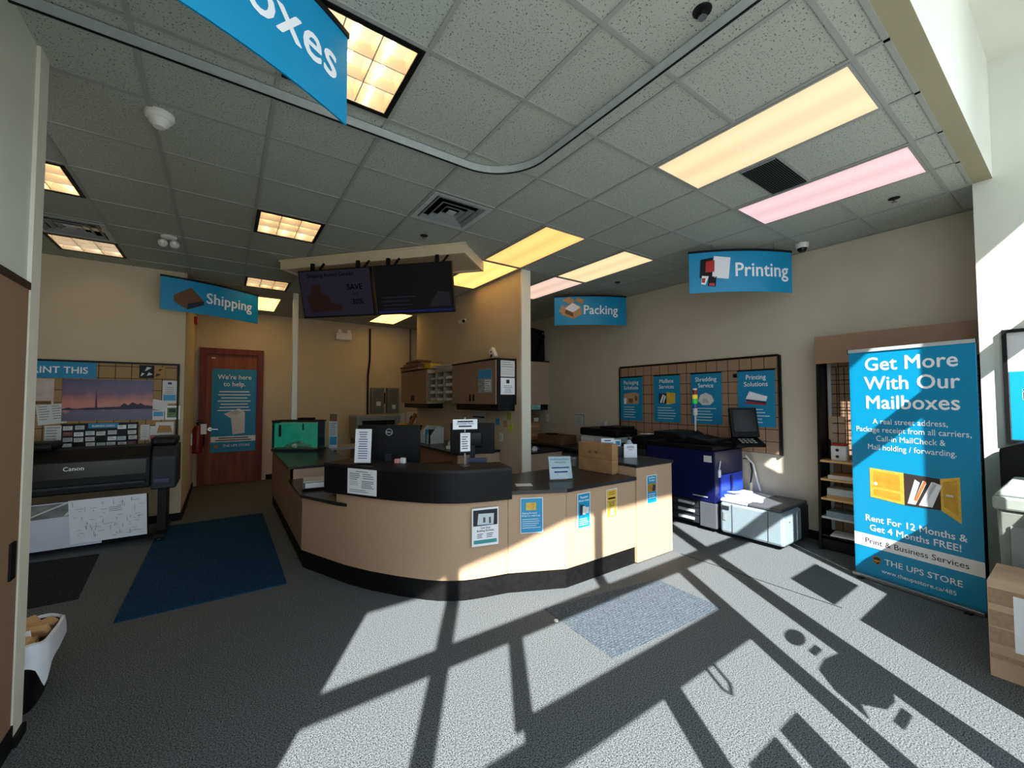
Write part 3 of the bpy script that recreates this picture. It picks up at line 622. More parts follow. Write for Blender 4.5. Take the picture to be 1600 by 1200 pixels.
x, y = on(P1[0], P1[1], .40); flyer('sky blue flyer with a gold envelope picture, second from the left', (x, y, .50), rz, .2, .3, WHITE,
      [('blue_field', SKYB, [('r', -.094, .094, .006, .294)]), ('envelope_picture', GOLD, [('p', [(-.05, .195), (.04, .195), (.04, .26), (-.05, .26)], 1)]), (T, LETW, [('t', 'Shipping Envelopes', .019, -.085, .165, 'LEFT', .02), ('t', 'Bring it in, ready to go', .019, -.085, .143, 'LEFT', .02), ('l', -.085, .08, .12, 5, .018, .004)])])
rz = 0
flyer('blue and white passport photos flyer on the counter', (2.69, 2.694, .49), 0, .16, .31, WHITE,
      [('blue_field', TEAL, [('r', -.073, .073, .006, .304)]), (T, LETW, [('t', 'Passport', .03, 0, .265, 'CENTER', .02), ('t', 'Photos Here', .027, 0, .235, 'CENTER', .02), ('l', -.06, .06, .085, 4, .018, .005)]),
       ('passport_picture', INK, [('p', [(-.055, .115), (-.005, .12), (-.0, .205), (-.055, .215)], 1)]), ('photos_picture', OFFW, [('p', [(-.02, .12), (.015, .115), (.02, .19), (-.015, .195)], 2), ('p', [(.02, .125), (.06, .125), (.06, .18), (.02, .18)], 2)])])
flyer('yellow flyer with a white box picture on the counter', (3.06, 2.694, .52), 0, .155, .27, OFFW,
      [('gold_field', GOLD, [('r', -.068, .068, .006, .262)]), ('title_text', GOLDD, [('l', -.05, .05, .245, 2, .02, .009, True)]), ('black_band', INK, [('r', -.05, .05, .175, .19)]), ('small_text', INK, [('l', -.055, .055, .155, 4, .014, .005, True)]), ('phone_picture', WHITE, [('p', [(-.02, .02), (.03, .02), (.03, .085), (-.02, .085)], 1)])])
flyer('blue flyer with a warehouse photo on the tall end cabinet', (3.66, 2.679, .57), 0, .165, .29, WHITE,
      [('blue_field', TEAL, [('r', -.075, .075, .006, .284)]), ('photo', GOLDD, [('p', [(-.072, .12), (.072, .12), (.072, .205), (-.072, .205)], 1)]), ('photo_figure', INK, [('p', [(.0, .13), (.05, .12), (.06, .18), (.02, .19)], 2)]), (T, LETW, [('t', 'Sell Online?', .026, 0, .255, 'CENTER', .02), ('t', 'We ship it', .026, 0, .228, 'CENTER', .02), ('l', -.06, .06, .1, 3, .02, .005)])])
# paper on the ledge fascia and its end label
e = offset(PL, -.036); a, b = e[1], e[4]; rz = face_rz(a, b); 
mid = ((a[0] + b[0]) / 2, (a[1] + b[1]) / 2)
nv = Vector((b[1] - a[1], -(b[0] - a[0]))).normalized()
flyer('white printed form taped to the black ledge front', (mid[0] + nv.x * .012, mid[1] + nv.y * .012, .825), rz, .33, .22, WHITE,
      [('form_lines', INKG, [('l', -.1, .1, .2, 1, .01, .006, True), ('l', -.14, -.01, .18, 4, .016, .006), ('l', .01, .14, .18, 3, .018, .006), ('l', -.14, -.01, .11, 3, .014, .003), ('l', .0, .14, .12, 5, .014, .006), ('l', -.14, .14, .04, 2, .014, .005)])], 'notice', 'notice', 'notices on and around the ledge')
flyer('narrow white label on the right end of the black ledge', (2.055, 2.99, .83), R(62), .13, .2, WHITE, [('text_lines', INK, [('l', -.05, .05, .18, 6, .026, .008)])], 'notice', 'notice', 'notices on and around the ledge')
# things on the ledge
t = sheet('sign_holder', 'tall narrow white price list standing on the left of the ledge', 'sign', (1.03, 3.79, 1.085), R(-40), .15, .30, WHITE, [('text_lines', INKB, [('l', -.045, .045, .275, 12, .021, .007, True)])], None, .004, R(-4))
MB().box(-.09, .09, -.05, .05, -.0149, -.0105).build('acrylic_foot', CLEAR, t)
t = thing('counter_sign', 'small pole sign with two white notices in front of the second monitor', 'sign', (1.745, 3.20, 1.07), R(-14))
MB().lathe([(.05, 0), (.05, .004), (.008, .008)], n=20).box(-.006, .006, -.004, .004, .004, .42).build('stand', BRASS, t)
MB().box(-.05, .05, -.014, -.006, .11, .29).build('lower_frame', BLACK, t); MB().box(-.044, .044, -.0175, -.0142, .125, .286).build('lower_notice', WHITE, t)
m = MB().text('Accepted here', .0105, 0, .27, -.0185).lines(-.032, .032, .255, 6, .02, .007, -.0185, .5); m.build('lower_text', INK, t)
MB().box(-.11, .11, -.012, -.008, .318, .405).build('upper_notice', WHITE, t)
m = MB().lines(-.07, .07, .392, 1, .02, .012, -.0135, .1, True).lines(-.06, .06, .35, 1, .02, .012, -.0135, .1, True); m.build('upper_text', INK, t); MB().text('Available Now', .026, 0, .36, -.0136).build('upper_title', INKB, t)
one('paper_sheet', MB().box(-.075, .075, -.05, .05, 0, .003), OFFW, 'small paper sheet lying on the low worktop beside the ledge', 'paper', None, (2.27, 3.04, .865), R(-28))
t = thing('sign_holder', 'slanted acrylic holder with a blue tinted notice on the low worktop', 'sign', (2.70, 3.0, .865), R(-24))
M = Matrix.Rotation(R(-18), 3, 'X')
MB().obox((0, .04, .115), (.24, .004, .23), M).box(-.12, .12, -.06, .0, 0, .004).build('acrylic', CLEAR, t)
MB().obox((0, .0415, .115), (.225, .002, .215), M).build('notice', PALEB, t)
m = MB().text('No 3D Parts & Battery', .021, 0, .19, 0).text('Packing Only', .021, 0, .16, 0).lines(-.09, .09, .12, 1, .02, .012, 0, .05, True).lines(-.08, .08, .08, 1, .03, .014, 0, .2, True)
m.move(lambda x, y, z: tuple(Vector((0, .04, .115)) + M @ Vector((x, -.004, z - .115)))).build('notice_text', INKB, t)
t = thing('cardboard_box', 'long brown cardboard carton on the low worktop', 'box', (3.34, 3.13, .867), R(4))
MB().box(-.05, .05, -.23, .23, 0, .31).build('carton', CARD, t, bevel=.003)
MB().box(-.0515, .0515, -.2315, .2315, .15, .154).build('side_crease', CARDD, t)
for y in (-.02, .07): MB().lathe([(.018, -.0015), (.018, -.0005)], (-.0503, y, .21), 16, 'x').build('round_mark', CARDD, t)
# things on the end cabinet
t = sheet('sign_holder', 'white code card sign standing on the end cabinet top', 'sign', (3.80, 3.06, .987), R(-32), .15, .15, WHITE, [('text_lines', INKB, [('l', -.05, .05, .13, 2, .016, .006, True)]), ('small_text', INKG, [('l', -.03, .03, .09, 1, .01, .005, True)])])
sheet('sign_holder', 'taller sign with blue rows standing behind the brown carton', 'sign', (3.67, 3.28, .987), R(-36), .15, .205, WHITE, [('blue_rows', SKYB, [('r', -.062, .062, .012, .16)]), ('row_text', LETW, [('p', [(-.055, .02), (.055, .02), (.055, .028), (-.055, .03)], 1), ('p', [(-.055, .05), (.055, .05), (.055, .058), (-.055, .06)], 1), ('p', [(-.055, .08), (.055, .08), (.055, .088), (-.055, .09)], 1)]), ('title_text', INKB, [('l', -.055, .055, .187, 1, .01, .012, True)])])
sheet('sign_holder', 'small white card with a blue square beside the bottle', 'sign', (3.86, 3.3, 1.09), R(-30), .085, .075, WHITE, [('blue_square', TEAL, [('r', -.02, .03, .012, .06)])])
one('card_stand', MB().box(-.06, .06, -.04, .04, 0, .103), DGREY, 'dark small box under the blue square card', 'box', None, (3.86, 3.3, .985), R(-30))
t = thing('pump_bottle', 'clear sanitizer pump bottle on the end cabinet', 'bottle', (3.9, 3.16, .985))
MB().lathe([(.04, 0), (.042, .01), (.042, .15), (.02, .18), (.018, .19)], n=20).build('bottle', pm('gel', (170, 196, 206), .15, alpha=.9), t, smooth=True)
MB().lathe([(.018, .19), (.018, .2), (.006, .2), (.006, .235)], n=14).box(-.045, .012, -.008, .008, .232, .248).build('pump', BLACK, t)
MB().box(-.03, .03, -.044, -.0425, .03, .13).build('label', OFFW, t)
# silver tray on left shelf
t = thing('scanner', 'flat silver desktop device with a white cover on the left lower shelf', 'scanner', (.79, 4.78, .715), R(-8))
MB().box(-.1, .2, -.12, .16, .02, .085).build('body', DGREY, t, bevel=.008); MB().box(-.09, .19, -.128, .14, .0851, .1).build('cover', LGREY, t, bevel=.004); MB().box(-.07, .17, -.1205, -.128, .03, .08).build('front_strip', WHITE, t)
for s in (-.08, .16): MB().lathe([(.015, 0), (.015, .02)], (s, -.08, 0), 12).build('foot', BLACK, t)
t = thing('acrylic_stand', 'clear folded acrylic stand on the lower shelf beside the ledge', 'stand', (1.0, 4.28, .715), R(-50)); MB().obox((0, 0, .06), (.2, .004, .13), Matrix.Rotation(R(-25), 3, 'X')).box(-.1, .1, -.06, .04, 0, .004).build('sheet', CLEAR, t)

# fish tank
t = thing('fish_tank', 'glass fish tank with green water on the left worktop', 'fish tank', (.99, 7.22, .86), R(-36))
W2, D2, HT = .36, .14, .47
m = MB()
for z0, z1 in ((0, .03), (HT - .025, HT)): m.box(-W2, W2, -D2, -D2 + .012, z0, z1).box(-W2, W2, D2 - .012, D2, z0, z1).box(-W2, -W2 + .012, -D2 + .012, D2 - .012, z0, z1).box(W2 - .012, W2, -D2 + .012, D2 - .012, z0, z1)
m.build('black_frame', CHAR, t)
MB().box(-W2 + .004, W2 - .004, -D2 + .002, -D2 + .006, .03, HT - .025).build('front_glass', GLASS, t)
MB().box(W2 - .006, W2 - .002, -D2 + .012, D2 - .012, .03, HT - .025).box(-W2 + .002, -W2 + .006, -D2 + .012, D2 - .012, .03, HT - .025).build('side_glass', GLASS, t)
m = pm('glowing_tank_water', (46, 150, 128), .3, noise=.35, nscale=6, emis=.3); MB().box(-W2 + .014, W2 - .014, -D2 + .06, D2 - .013, .052, HT - .05).build('green_water', m, t)  # water emits on its own, standing in for light inside the tank
MB().box(-W2 + .014, W2 - .014, -D2 + .014, D2 - .02, .03, .051).build('gravel', pm('gravel', (170, 160, 130), .9, noise=.4, nscale=150, bump=.5, bscale=120), t)
m = MB(); 
for x, z, s in ((.0, .09, .1), (.1, .08, .08), (-.12, .07, .07), (.2, .07, .06), (.06, .13, .06)): m.lathe([(.001, -s * .6), (s * .8, -s * .4), (s, 0), (s * .6, s * .4), (.001, s * .55)], (x, -.06, z), 9)
m.build('rocks', pm('rock', (190, 210, 196), .9, noise=.3, nscale=25), t)
MB().box(-.27, -.24, -.1, -.082, .22, .4).build('thermometer', BLACK, t); MB().box(.1, .115, -.1, -.085, .32, .42).build('filter_pipe', BLACK, t)
MB().box(.0, .2, -.06, .1, HT, HT + .035).build('lid_lamp', BLACK, t)
sheet('brochure_stand', 'tall brochure panel standing beside the fish tank', 'stand', (1.42, 7.0, .86), R(-30), .13, .56, PALEB, [('brown_head', CARDD, [('r', -.06, .06, .43, .55)]), ('picture', SKYB, [('r', -.055, .055, .05, .18)]), ('text_lines', INKG, [('l', -.05, .05, .4, 7, .03, .009)])], None, .012).location.z = .0
hs = thing('side_table', 'grey side table behind the brochure panel', 'table', (1.75, 7.3, 0)); MB().box(1.41, 2.1, 7.05, 7.6, .84, .87).build('top', GREY, hs, world=True)
for x in (1.5, 2.05): MB().box(x - .02, x + .02, 7.1, 7.14, 0, .84).build('leg', DGREY, hs, world=True); MB().box(x - .02, x + .02, 7.5, 7.54, 0, .84).build('leg', DGREY, hs, world=True)
for o in COL.objects:
    if o.name.startswith('brochure_stand'): o.location = (1.47, 7.12, .87)

# ------------------------------------------------------------------ desks, monitors and office things behind the counter
t = thing('desk', 'dark desk behind the counter carrying the monitors', 'desk', (2.0, 4.1, 0)); MB().prism([(1.42, 4.5), (1.52, 3.95), (1.9, 3.65), (2.2, 3.6), (2.9, 3.75), (2.9, 4.6), (1.42, 4.6)], .72, .75).build('top', TOPB, t, world=True)
for x, y in ((1.55, 4.5), (2.8, 4.5), (2.8, 3.85), (1.65, 4.0)): MB().box(x - .025, x + .025, y - .025, y + .025, 0, .72).build('leg', BLACK, t, world=True)
def monitor(loc, rz, wd, ht, zb, flat, label):
    t = thing('monitor', label, 'monitor', loc, rz, 'computer monitors on the desk')
    MB().box(-wd / 2, wd / 2, -.018, .018, zb, zb + ht).build('back_shell', BLACK, t, bevel=.008)
    MB().box(-wd / 2 + .012, wd / 2 - .012, .0182, .02, zb + .015, zb + ht - .012).build('screen', BLACKG, t)
    if not flat: MB().box(-.11, .11, -.05, -.0185, zb + .08, zb + ht * .72).build('rear_bulge', BLACKG, t, bevel=.012)
    MB().box(-.03, .03, -.06, -.02, .0, zb + .1).build('stand_neck', CHAR, t); MB().box(-.12, .12, -.12, .08, 0, .012).build('stand_base', CHAR, t, bevel=.004)
    return t
t = monitor((1.37, 4.08, .75), R(-30), .61, .38, .265, True, 'large black monitor seen from behind with a round silver badge')
m = MB().lathe([(.034, -.0205), (.034, -.019), (.029, -.019), (.029, -.0205)], (0, 0, .575), 28, 'y', False); m.build('ring_badge', LGREY, t); MB().text('DELL', .021, 0, .568, -.0215, 'CENTER', .03).build('badge_lettering', LGREY, t)
monitor((2.42, 4.25, .75), R(-31), .52, .36, .26, False, 'black monitor with rounded rear bulge behind the pole sign')
t = thing('computer_tower', 'small bluish grey computer box behind the pole sign', 'computer', (2.35, 4.02, .75), R(-30)); MB().box(-.11, .11, -.04, .04, 0, .24).build('case', pm('blue_grey', (74, 86, 108), .4), t, bevel=.006); MB().box(-.09, .09, -.0425, -.0402, .16, .2).build('drive_slot', CHAR, t)
t = thing('paper_cup', 'red cup with a white lid behind the ledge', 'cup', (1.87, 4.35, .75)); MB().lathe([(.028, 0), (.038, .1)], n=18).build('cup', RED, t, smooth=True); MB().lathe([(.04, .1), (.04, .112), (.034, .125)], n=18).build('lid', WPL, t)
t = thing('cardboard_box', 'open brown box on the desk left of the second monitor', 'box', (1.98, 4.16, .75), R(-20)); MB().box(-.16, .12, -.1, .1, 0, .16).build('carton', CARD, t); MB().box(-.165, .125, -.105, .105, .16, .2).build('dark_folder', BLACK, t)
t = thing('tissue_pack', 'small pink and white pack on the ledge below the large monitor', 'pack', (1.33, 3.66, 1.07), R(-40)); MB().box(-.05, .0, -.02, .02, 0, .04).build('pack', pm('pink', (226, 150, 150), .5), t, bevel=.006); MB().box(.003, .05, -.02, .02, 0, .05).build('white_pack', WPL, t, bevel=.006)
t = thing('keyboard', 'dark keyboard on the desk behind the ledge', 'keyboard', (1.95, 3.85, .75), R(-25)); MB().box(-.2, .2, -.07, .07, 0, .02).build('case', CHAR, t, bevel=.004); MB().box(-.19, .19, -.06, .06, .0202, .026).build('keys', BLACK, t)
# back desk along the partition
t = thing('back_desk', 'black topped desk along the partition under the wall cabinets', 'desk', (2.95, 6.5, 0))
MB().box(2.6, 3.298, 4.98, 7.95, .89, .92).build('top', TOPB, t, world=True); MB().box(2.62, 3.298, 5.0, 5.03, .0, .89).build('end_panel', TAN, t, world=True); MB().box(2.64, 2.67, 5.03, 7.93, .1, .89).build('front_panel', BROWNL, t, world=True)
def pens(x, y, z, lb, n, colr):
    t = thing('pencil_cup', lb, 'pencil cup', (x, y, z)); MB().lathe([(.034, 0), (.038, .1), (.034, .1), (.03, .01)], n=18).build('cup', colr, t, smooth=True)
    for k in range(n):
        a = 6.28 * k / n; MB().tube([(.012 * math.cos(a), .012 * math.sin(a), .01), (.03 * math.cos(a), .03 * math.sin(a), .17 + .03 * random.random())], .005, 6).build('pen', (YEL, RED, INKB, BLACK, CARDL)[k % 5], t)
pens(3.08, 5.15, .92, 'cup of coloured pens at the right end of the back desk', 6, WPL); pens(2.86, 5.2, .92, 'dark pen cup left of the other cup on the back desk', 5, BLACK)
t = thing('glue_bottle', 'white blue labelled bottle at the corner of the back desk', 'bottle', (3.22, 5.09, .92)); MB().lathe([(.035, 0), (.035, .09), (.015, .115), (.012, .13)], n=18).build('bottle', WPL, t, smooth=True); MB().lathe([(.0356, .02), (.0356, .075)], n=18).build('label', TEAL, t)
t = thing('desk_phone', 'dark telephone on the back desk right of the monitor', 'telephone', (2.95, 5.5, .92), R(-70)); MB().box(-.1, .1, -.09, .09, 0, .05).build('body', BLACK, t, bevel=.01); MB().box(-.1, -.04, -.1, .1, .051, .09).build('handset', CHAR, t, bevel=.012)
t = thing('tape_dispenser', 'white tape dispenser on the back desk', 'tape dispenser', (2.75, 5.45, .92), R(-60)); MB().box(-.08, .08, -.03, .03, 0, .05).build('base', WPL, t, bevel=.008); MB().lathe([(.05, -.02), (.05, .02), (.02, .02), (.02, -.02)], (0, 0, .08), 20, 'y').build('roll', LGREY, t)
t = thing('file_organizer', 'grey file organizer with standing folders on the back desk', 'organizer', (2.85, 6.35, .92), R(-80)); MB().box(-.17, .17, -.14, .14, 0, .01).build('base', GREY, t)
for k in range(4): MB().poly_x([(-.13, .01), (.13, .01), (.13, .27), (.0, .3), (-.13, .14)], -.165 + k * .1, -.157 + k * .1).build('divider', LGREY, t)
for k in range(3): MB().box(-.14 + k * .1, -.09 + k * .1, -.11, .11, .0102, .24).build('folders', (OFFW, SKYB, CHAR)[k], t)
one('label_printer', MB().box(-.12, .12, -.1, .1, 0, .17), PALEB, 'pale blue label printer on the back desk behind the large monitor', 'printer', None, (2.85, 7.2, .92), R(-70), bevel=.015)
t = thing('binder_stack', 'dark binders lying on the pale label printer', 'binder', (2.85, 7.2, 1.09), R(-50)); MB().box(-.15, .12, -.1, .1, 0, .05).build('lower_binder', BLACK, t); MB().box(-.1, .14, -.09, .09, .0502, .09).build('upper_binder', CHAR, t)
t = thing('laminator', 'large grey machine on a stand below the electrical panels', 'machine', (2.78, 9.3, 0)); MB().box(2.35, 3.2, 9.0, 9.6, .0, .8).build('stand', DGREY, t, world=True); MB().box(2.3, 3.25, 8.95, 9.6, .8, 1.31).build('housing', GREY, t, world=True, bevel=.03); MB().box(2.42, 3.12, 8.94, 8.95, 1.08, 1.2).build('feed_slot', BLACK, t, world=True)
t = thing('cardboard_box', 'opened brown carton with raised flap near the back wall', 'box', (3.0, 8.35, .0), R(-10)); MB().box(-.25, .25, -.2, .2, .0, 1.0).build('crate', CARDD, t); MB().box(-.22, .22, -.18, .18, 1.0, 1.12).build('carton', CARD, t); MB().obox((.28, 0, 1.22), (.02, .34, .3), Matrix.Rotation(R(28), 3, 'Y')).build('flap', CARDD, t); MB().box(-.02, .12, -.1, .04, 1.12, 1.16).build('yellow_pad', YEL, t)
sheet('wall_calendar', 'small white calendar sheet on the back wall under the panels', 'calendar', (3.6, YB - .006, 1.08), 0, .22, .22, OFFW, [('grid_lines', INKG, [('l', -.09, .09, .2, 6, .033, .004)])])
sheet('wall_notice', 'paper with a black triangle mark on the back wall', 'notice', (3.9, YB - .006, 1.06), 0, .26, .28, OFFW, [('triangle_mark', INK, [('p', [(-.07, .08), (.05, .08), (-.01, .2)])])])

# wall cabinets on partition
def cabinet(y0, y1, label, end_mat, poster=False):
    t = thing('wall_cabinet', label, 'wall cabinet', (3.13, (y0 + y1) / 2, 1.57), 0, 'wall cabinets on the partition')
    MB().box(2.985, 3.299, y0, y1, 1.575, 2.19).build('body', end_mat, t, world=True)
    ym = (y0 + y1) / 2
    for a, b, hy in ((y0 + .015, ym - .003, ym - .05), (ym + .003, y1 - .003, ym + .05)):
        dr = MB().box(2.965, 2.984, a, b, 1.585, 2.18).build('door', BROWNL, t, world=True)
        MB().box(2.95, 2.965, hy - .012, hy + .012, 1.62, 1.72).build('handle', BLACK, dr, world=True)
    MB().box(3.02, 3.299, y0 + .04, y1 - .05, 1.49, 1.575).build('valance', BLACK, t, world=True)
    MB().box(2.95, 3.299, y0 - .006, y1, 2.19, 2.205).build('top_board', BLACK, t, world=True)
    return t
cabinet(4.58, 5.86, 'near wall cabinet with a black end panel and papers on it', BLACK)
cabinet(6.86, 8.14, 'far wall cabinet beyond the pigeonhole organizer', CREAM)
sheet('cabinet_notice', 'upper white form on the black end of the near wall cabinet', 'notice', (3.15, 4.574, 1.955), 0, .23, .22, OFFW, [('form_lines', INKG, [('l', -.1, .1, .2, 3, .03, .008), ('l', -.1, .1, .1, 3, .03, .003)])])
sheet('cabinet_notice', 'lower white notice with a dark emblem on the black cabinet end', 'notice', (3.15, 4.574, 1.715), 0, .23, .225, WHITE, [('emblem', INK, [('r', -.025, .025, .15, .2)]), ('text_lines', INKG, [('l', -.08, .08, .12, 5, .022, .007, True)])])
sheet('cabinet_poster', 'photo calendar page on the right cabinet door', 'poster', (2.961, 4.86, 1.74), R(-90), .36, .33, pm('photo_grey', (150, 160, 160), .6, noise=.4, nscale=20), [('sky_picture', SKYB, [('r', -.17, .17, .2, .32)]), ('list_panel', WHITE, [('p', [(.0, .02), (.16, .02), (.16, .18), (.0, .18)], 1)]), ('text_lines', INKG, [('l', .01, .15, .16, 5, .03, .01)])])
t = thing('pigeonhole_organizer', 'white pigeonhole letter organizer between the wall cabinets', 'organizer', (3.15, 6.36, 1.66))
m = MB().box(3.28, 3.299, 5.87, 6.85, 1.62, 2.12)
for k in range(4): y = 5.87 + k * .32; m.box(2.98, 3.28, y, y + .02, 1.62, 2.12)
for k in range(5): z = 1.62 + k * .12; m.box(2.98, 3.28, 5.89, 6.83, z, z + .012)
m.build('shelves', pm('organizer_tan', (150, 138, 126), .6), t, world=True)
k_ = 0
for i in range(3):
    for j in range(4):
        hgt = .03 + .03 * random.random(); one('paper_stack', MB().box(3.0 + .02 * random.random(), 3.25, 5.92 + i * .32, 6.16 + i * .32, 1.633 + j * .12, 1.633 + j * .12 + hgt), OFFW, 'stack of papers in a pigeonhole of the letter organizer', 'paper', 'paper stacks in the pigeonholes')
t = thing('paper_bundle', 'loose white papers piled on top of the pigeonhole organizer', 'paper', (3.13, 6.35, 2.12), R(8))
for k in range(4): MB().obox((0, .05 * k - .1, .015 + .03 * k), (.25, .5, .012), Matrix.Rotation(.1 * k - .15, 3, 'Z')).build('sheet_pile', OFFW, t)
t = thing('flat_boxes', 'flattened brown cartons lying on top of the far wall cabinet', 'box', (3.1, 7.6, 2.205))
for k in range(4): MB().obox((-.03 * (k % 2), -.03 * k, .025 + .045 * k), (.36 - .03 * k, 1.05 - .12 * k, .035), Matrix.Rotation(.05 * (k % 3 - 1), 3, 'Z')).build('flat_carton', CARDD if k % 2 else CARD, t)
one('yellow_folder', MB().box(-.1, .1, -.15, .15, 0, .09), YEL, 'yellow folder lying beside the flattened cartons', 'folder', None, (3.1, 6.93, 2.205))
t = thing('motion_sensor', 'white tilted sensor box above the near wall cabinet', 'sensor', (3.25, 5.1, 2.32)); M = Matrix.Rotation(R(-35), 3, 'X'); MB().obox((0, 0, 0), (.06, .12, .17), M).build('case', WPL, t, bevel=.012); MB().obox((-.032, 0, -.03), (.006, .05, .04), M).obox((-.032, .01, .03), (.006, .02, .02), M).build('lens', CHAR, t)
t = thing('bullet_camera', 'small white bullet camera on the partition beside the screens', 'security camera', (3.3, 6.05, 2.98)); MB().lathe([(.03, 0), (.03, -.01)], (0, 0, 0), 16, 'x').tube([(-.01, 0, 0), (-.05, 0, -.02)], .012).build('mount', WPL, t); MB().lathe([(.035, 0), (.035, .12)], (-.06, -.05, -.03), 18, 'y').build('barrel', WPL, t); MB().lathe([(.03, -.004), (.03, .001)], (-.06, -.05, -.03), 18, 'y').build('lens', BLACKG, t)
sheet('wall_chart', 'grey chart paper under the near wall cabinet', 'notice', (3.297, 5.6, 1.2), R(-90), .4, .27, LGREY, [('dark_bars', INK, [('r', -.18, .18, .16, .185), ('r', -.18, .0, .09, .11)]), ('text_lines', INKG, [('l', -.18, .18, .06, 3, .02, .006)])])
for k, (y, z, mt, lb) in enumerate(((5.05, 1.27, SKYB, 'blue sticky note on the partition'), (4.85, 1.25, CARDL, 'orange sticky note on the partition'), (4.72, 1.2, pm('note_green', (190, 206, 60), .7), 'lime sticky note on the partition, lowest of them'), (4.75, 1.36, pm('note_olive', (160, 160, 70), .7), 'olive sticky note on the partition, highest of them'))):
    sheet('sticky_note', lb, 'sticky note', (3.297, y, z), R(-90), .1, .1, mt, (), 'sticky notes under the wall cabinet')
t = thing('wall_outlet', 'white outlet plate on the partition above the back desk', 'outlet', (3.296, 4.95, 1.1)); MB().box(-.006, .0, -.04, .04, -.06, .06).build('plate', WPL, t); MB().box(-.008, -.006, -.015, .015, -.04, .04).build('sockets', LGREY, t)

# right of the partition
t = thing('wall_cabinet', 'beige cabinet on the right wall seen past the partition end', 'wall cabinet', (5.5, 7.4, 1.54)); MB().box(5.2, 5.729, 6.75, 8.0, 1.54, 2.44).build('body', TAN, t, world=True); MB().box(5.24, 5.729, 6.8, 7.96, 1.42, 1.539).build('valance', BLACK, t, world=True); MB().box(5.18, 5.729, 6.74, 8.0, 2.441, 2.47).build('top_board', BLACK, t, world=True)
one('display_tag', MB().box(5.28, 5.52, 6.789, 6.799, 1.43, 1.535), pm('pale_green', (150, 206, 190), .5, noise=.3, nscale=30), 'pale green label strip under the beige cabinet', 'label')
t = thing('equipment_bag', 'black draped bag on top of the beige cabinet', 'bag', (5.47, 7.2, 2.471)); MB().add([(-.28, -.4, 0), (.2, -.4, 0), (.2, .4, 0), (-.28, .4, 0), (-.28, -.36, .72), (.25, -.32, .68), (.2, .2, .64), (-.28, .2, .66)], [(3, 2, 1, 0), (4, 5, 6, 7), (0, 1, 5, 4), (1, 2, 6, 5), (2, 3, 7, 6), (3, 0, 4, 7)]).build('cover', BLACK, t, bevel=.03); MB().tube([(-.1, -.41, .04), (.08, -.39, .35), (.19, -.355, .62)], .02).tube([(-.02, -.41, .04), (.1, -.39, .3), (.21, -.36, .55)], .014).build('fold', BLACKG, t); MB().box(.15, .2, -.375, -.355, .58, .61).build('tag', LGREY, t)
t = thing('back_counter', 'tan counter with black top behind the carton', 'counter', (4.4, 5.8, 0)); MB().box(3.8, 4.98, 5.53, 6.1, .0, .72).build('body', TAN, t, world=True); MB().box(3.8, 5.0, 5.5, 6.1, .721, .75).build('top', TOPB, t, world=True)
for k, (z0, z1, lb) in enumerate(((.781, .98, 'lower brown box under another on the counter beyond the partition'), (.98, 1.15, 'middle brown box of the pile beyond the partition'), (1.15, 1.32, 'topmost brown box with a white label beyond the partition'))):
    t = thing('cardboard_box', lb, 'box', (5.42, 7.1, z0), 0, 'cartons piled beyond the partition'); MB().box(-.2, .2 + .02 * (2 - k), -.15, .15, 0, z1 - z0 - .001).build('carton', CARDD if k == 2 else CARD, t, bevel=.003)
    if k == 2: MB().box(.05, .17, -.153, -.15, .02, .1).build('label', OFFW, t)
    else: MB().box(-.2, .2, -.152, -.15, (z1 - z0) / 2 - .02, (z1 - z0) / 2 + .02).build('tape', CARDL, t)
t = thing('document_pouch', 'purple and white pouch on the counter beyond the partition', 'pouch', (4.4, 5.78, .751), R(-20)); MB().box(-.2, .2, -.1, .1, 0, .06).build('pouch', pm('purple', (54, 44, 110), .4), t, bevel=.02); MB().box(-.18, .02, -.08, .08, .061, .12).build('paper_pile', OFFW, t, bevel=.01); MB().lathe([(.05, -.102), (.05, -.1)], (.1, 0, .03), 18, 'y').build('round_patch', OFFW, t)
t = thing('back_counter', 'black topped counter along the right wall under the copier', 'counter', (5.4, 5.3, 0))
MB().box(5.05, 5.715, 4.3, 7.6, .75, .78).build('top', TOPB, t, world=True)
for y in (4.32, 5.2, 6.1, 6.9): MB().box(5.1, 5.7, y, y + .03, 0, .749).build('divider', TAN, t, world=True)
for y, lb in ((4.45, 'white bin under the right wall counter, nearest'), (5.35, 'white bin under the right wall counter, second'), (6.2, 'white bin under the right wall counter, farthest')):
    t = thing('storage_bin', lb, 'bin', (5.4, y + .3, 0), 0, 'white bins under the right counter'); b_ = MB().box(-.27, .27, -.27, .27, 0, .6); b_.f.pop(1); b_.build('tub', LGREY, t); MB().box(-.29, .29, -.29, .29, .58, .62).build('rim', WPL, t)
t = thing('wooden_tray', 'brown open carton tray on the right wall counter', 'tray', (5.45, 6.2, .781)); MB().box(-.2, -.18, -.35, .35, 0, .17).box(.18, .2, -.35, .35, 0, .17).box(-.18, .18, -.35, -.33, 0, .17).box(-.18, .18, .33, .35, 0, .17).box(-.18, .18, -.33, .33, 0, .01).build('tray', CARDD, t); MB().box(-.18, -.05, -.1, .1, .17, .2).build('lid_piece', BLACK, t)
t = thing('copier', 'black topped multifunction printer on the right wall counter', 'printer', (5.38, 4.8, .781))
MB().box(-.25, .25, -.4, .4, 0, .25).build('body', LGREY, t, bevel=.02); MB().box(-.26, .26, -.42, .42, .251, .38).build('scanner_lid', BLACK, t, bevel=.03); MB().box(-.2, .2, -.41, -.0, .3802, .42).build('document_feeder', BLACK, t, bevel=.015); MB().box(-.256, -.25, .1, .38, .14, .22).build('control_strip', OFFW, t)
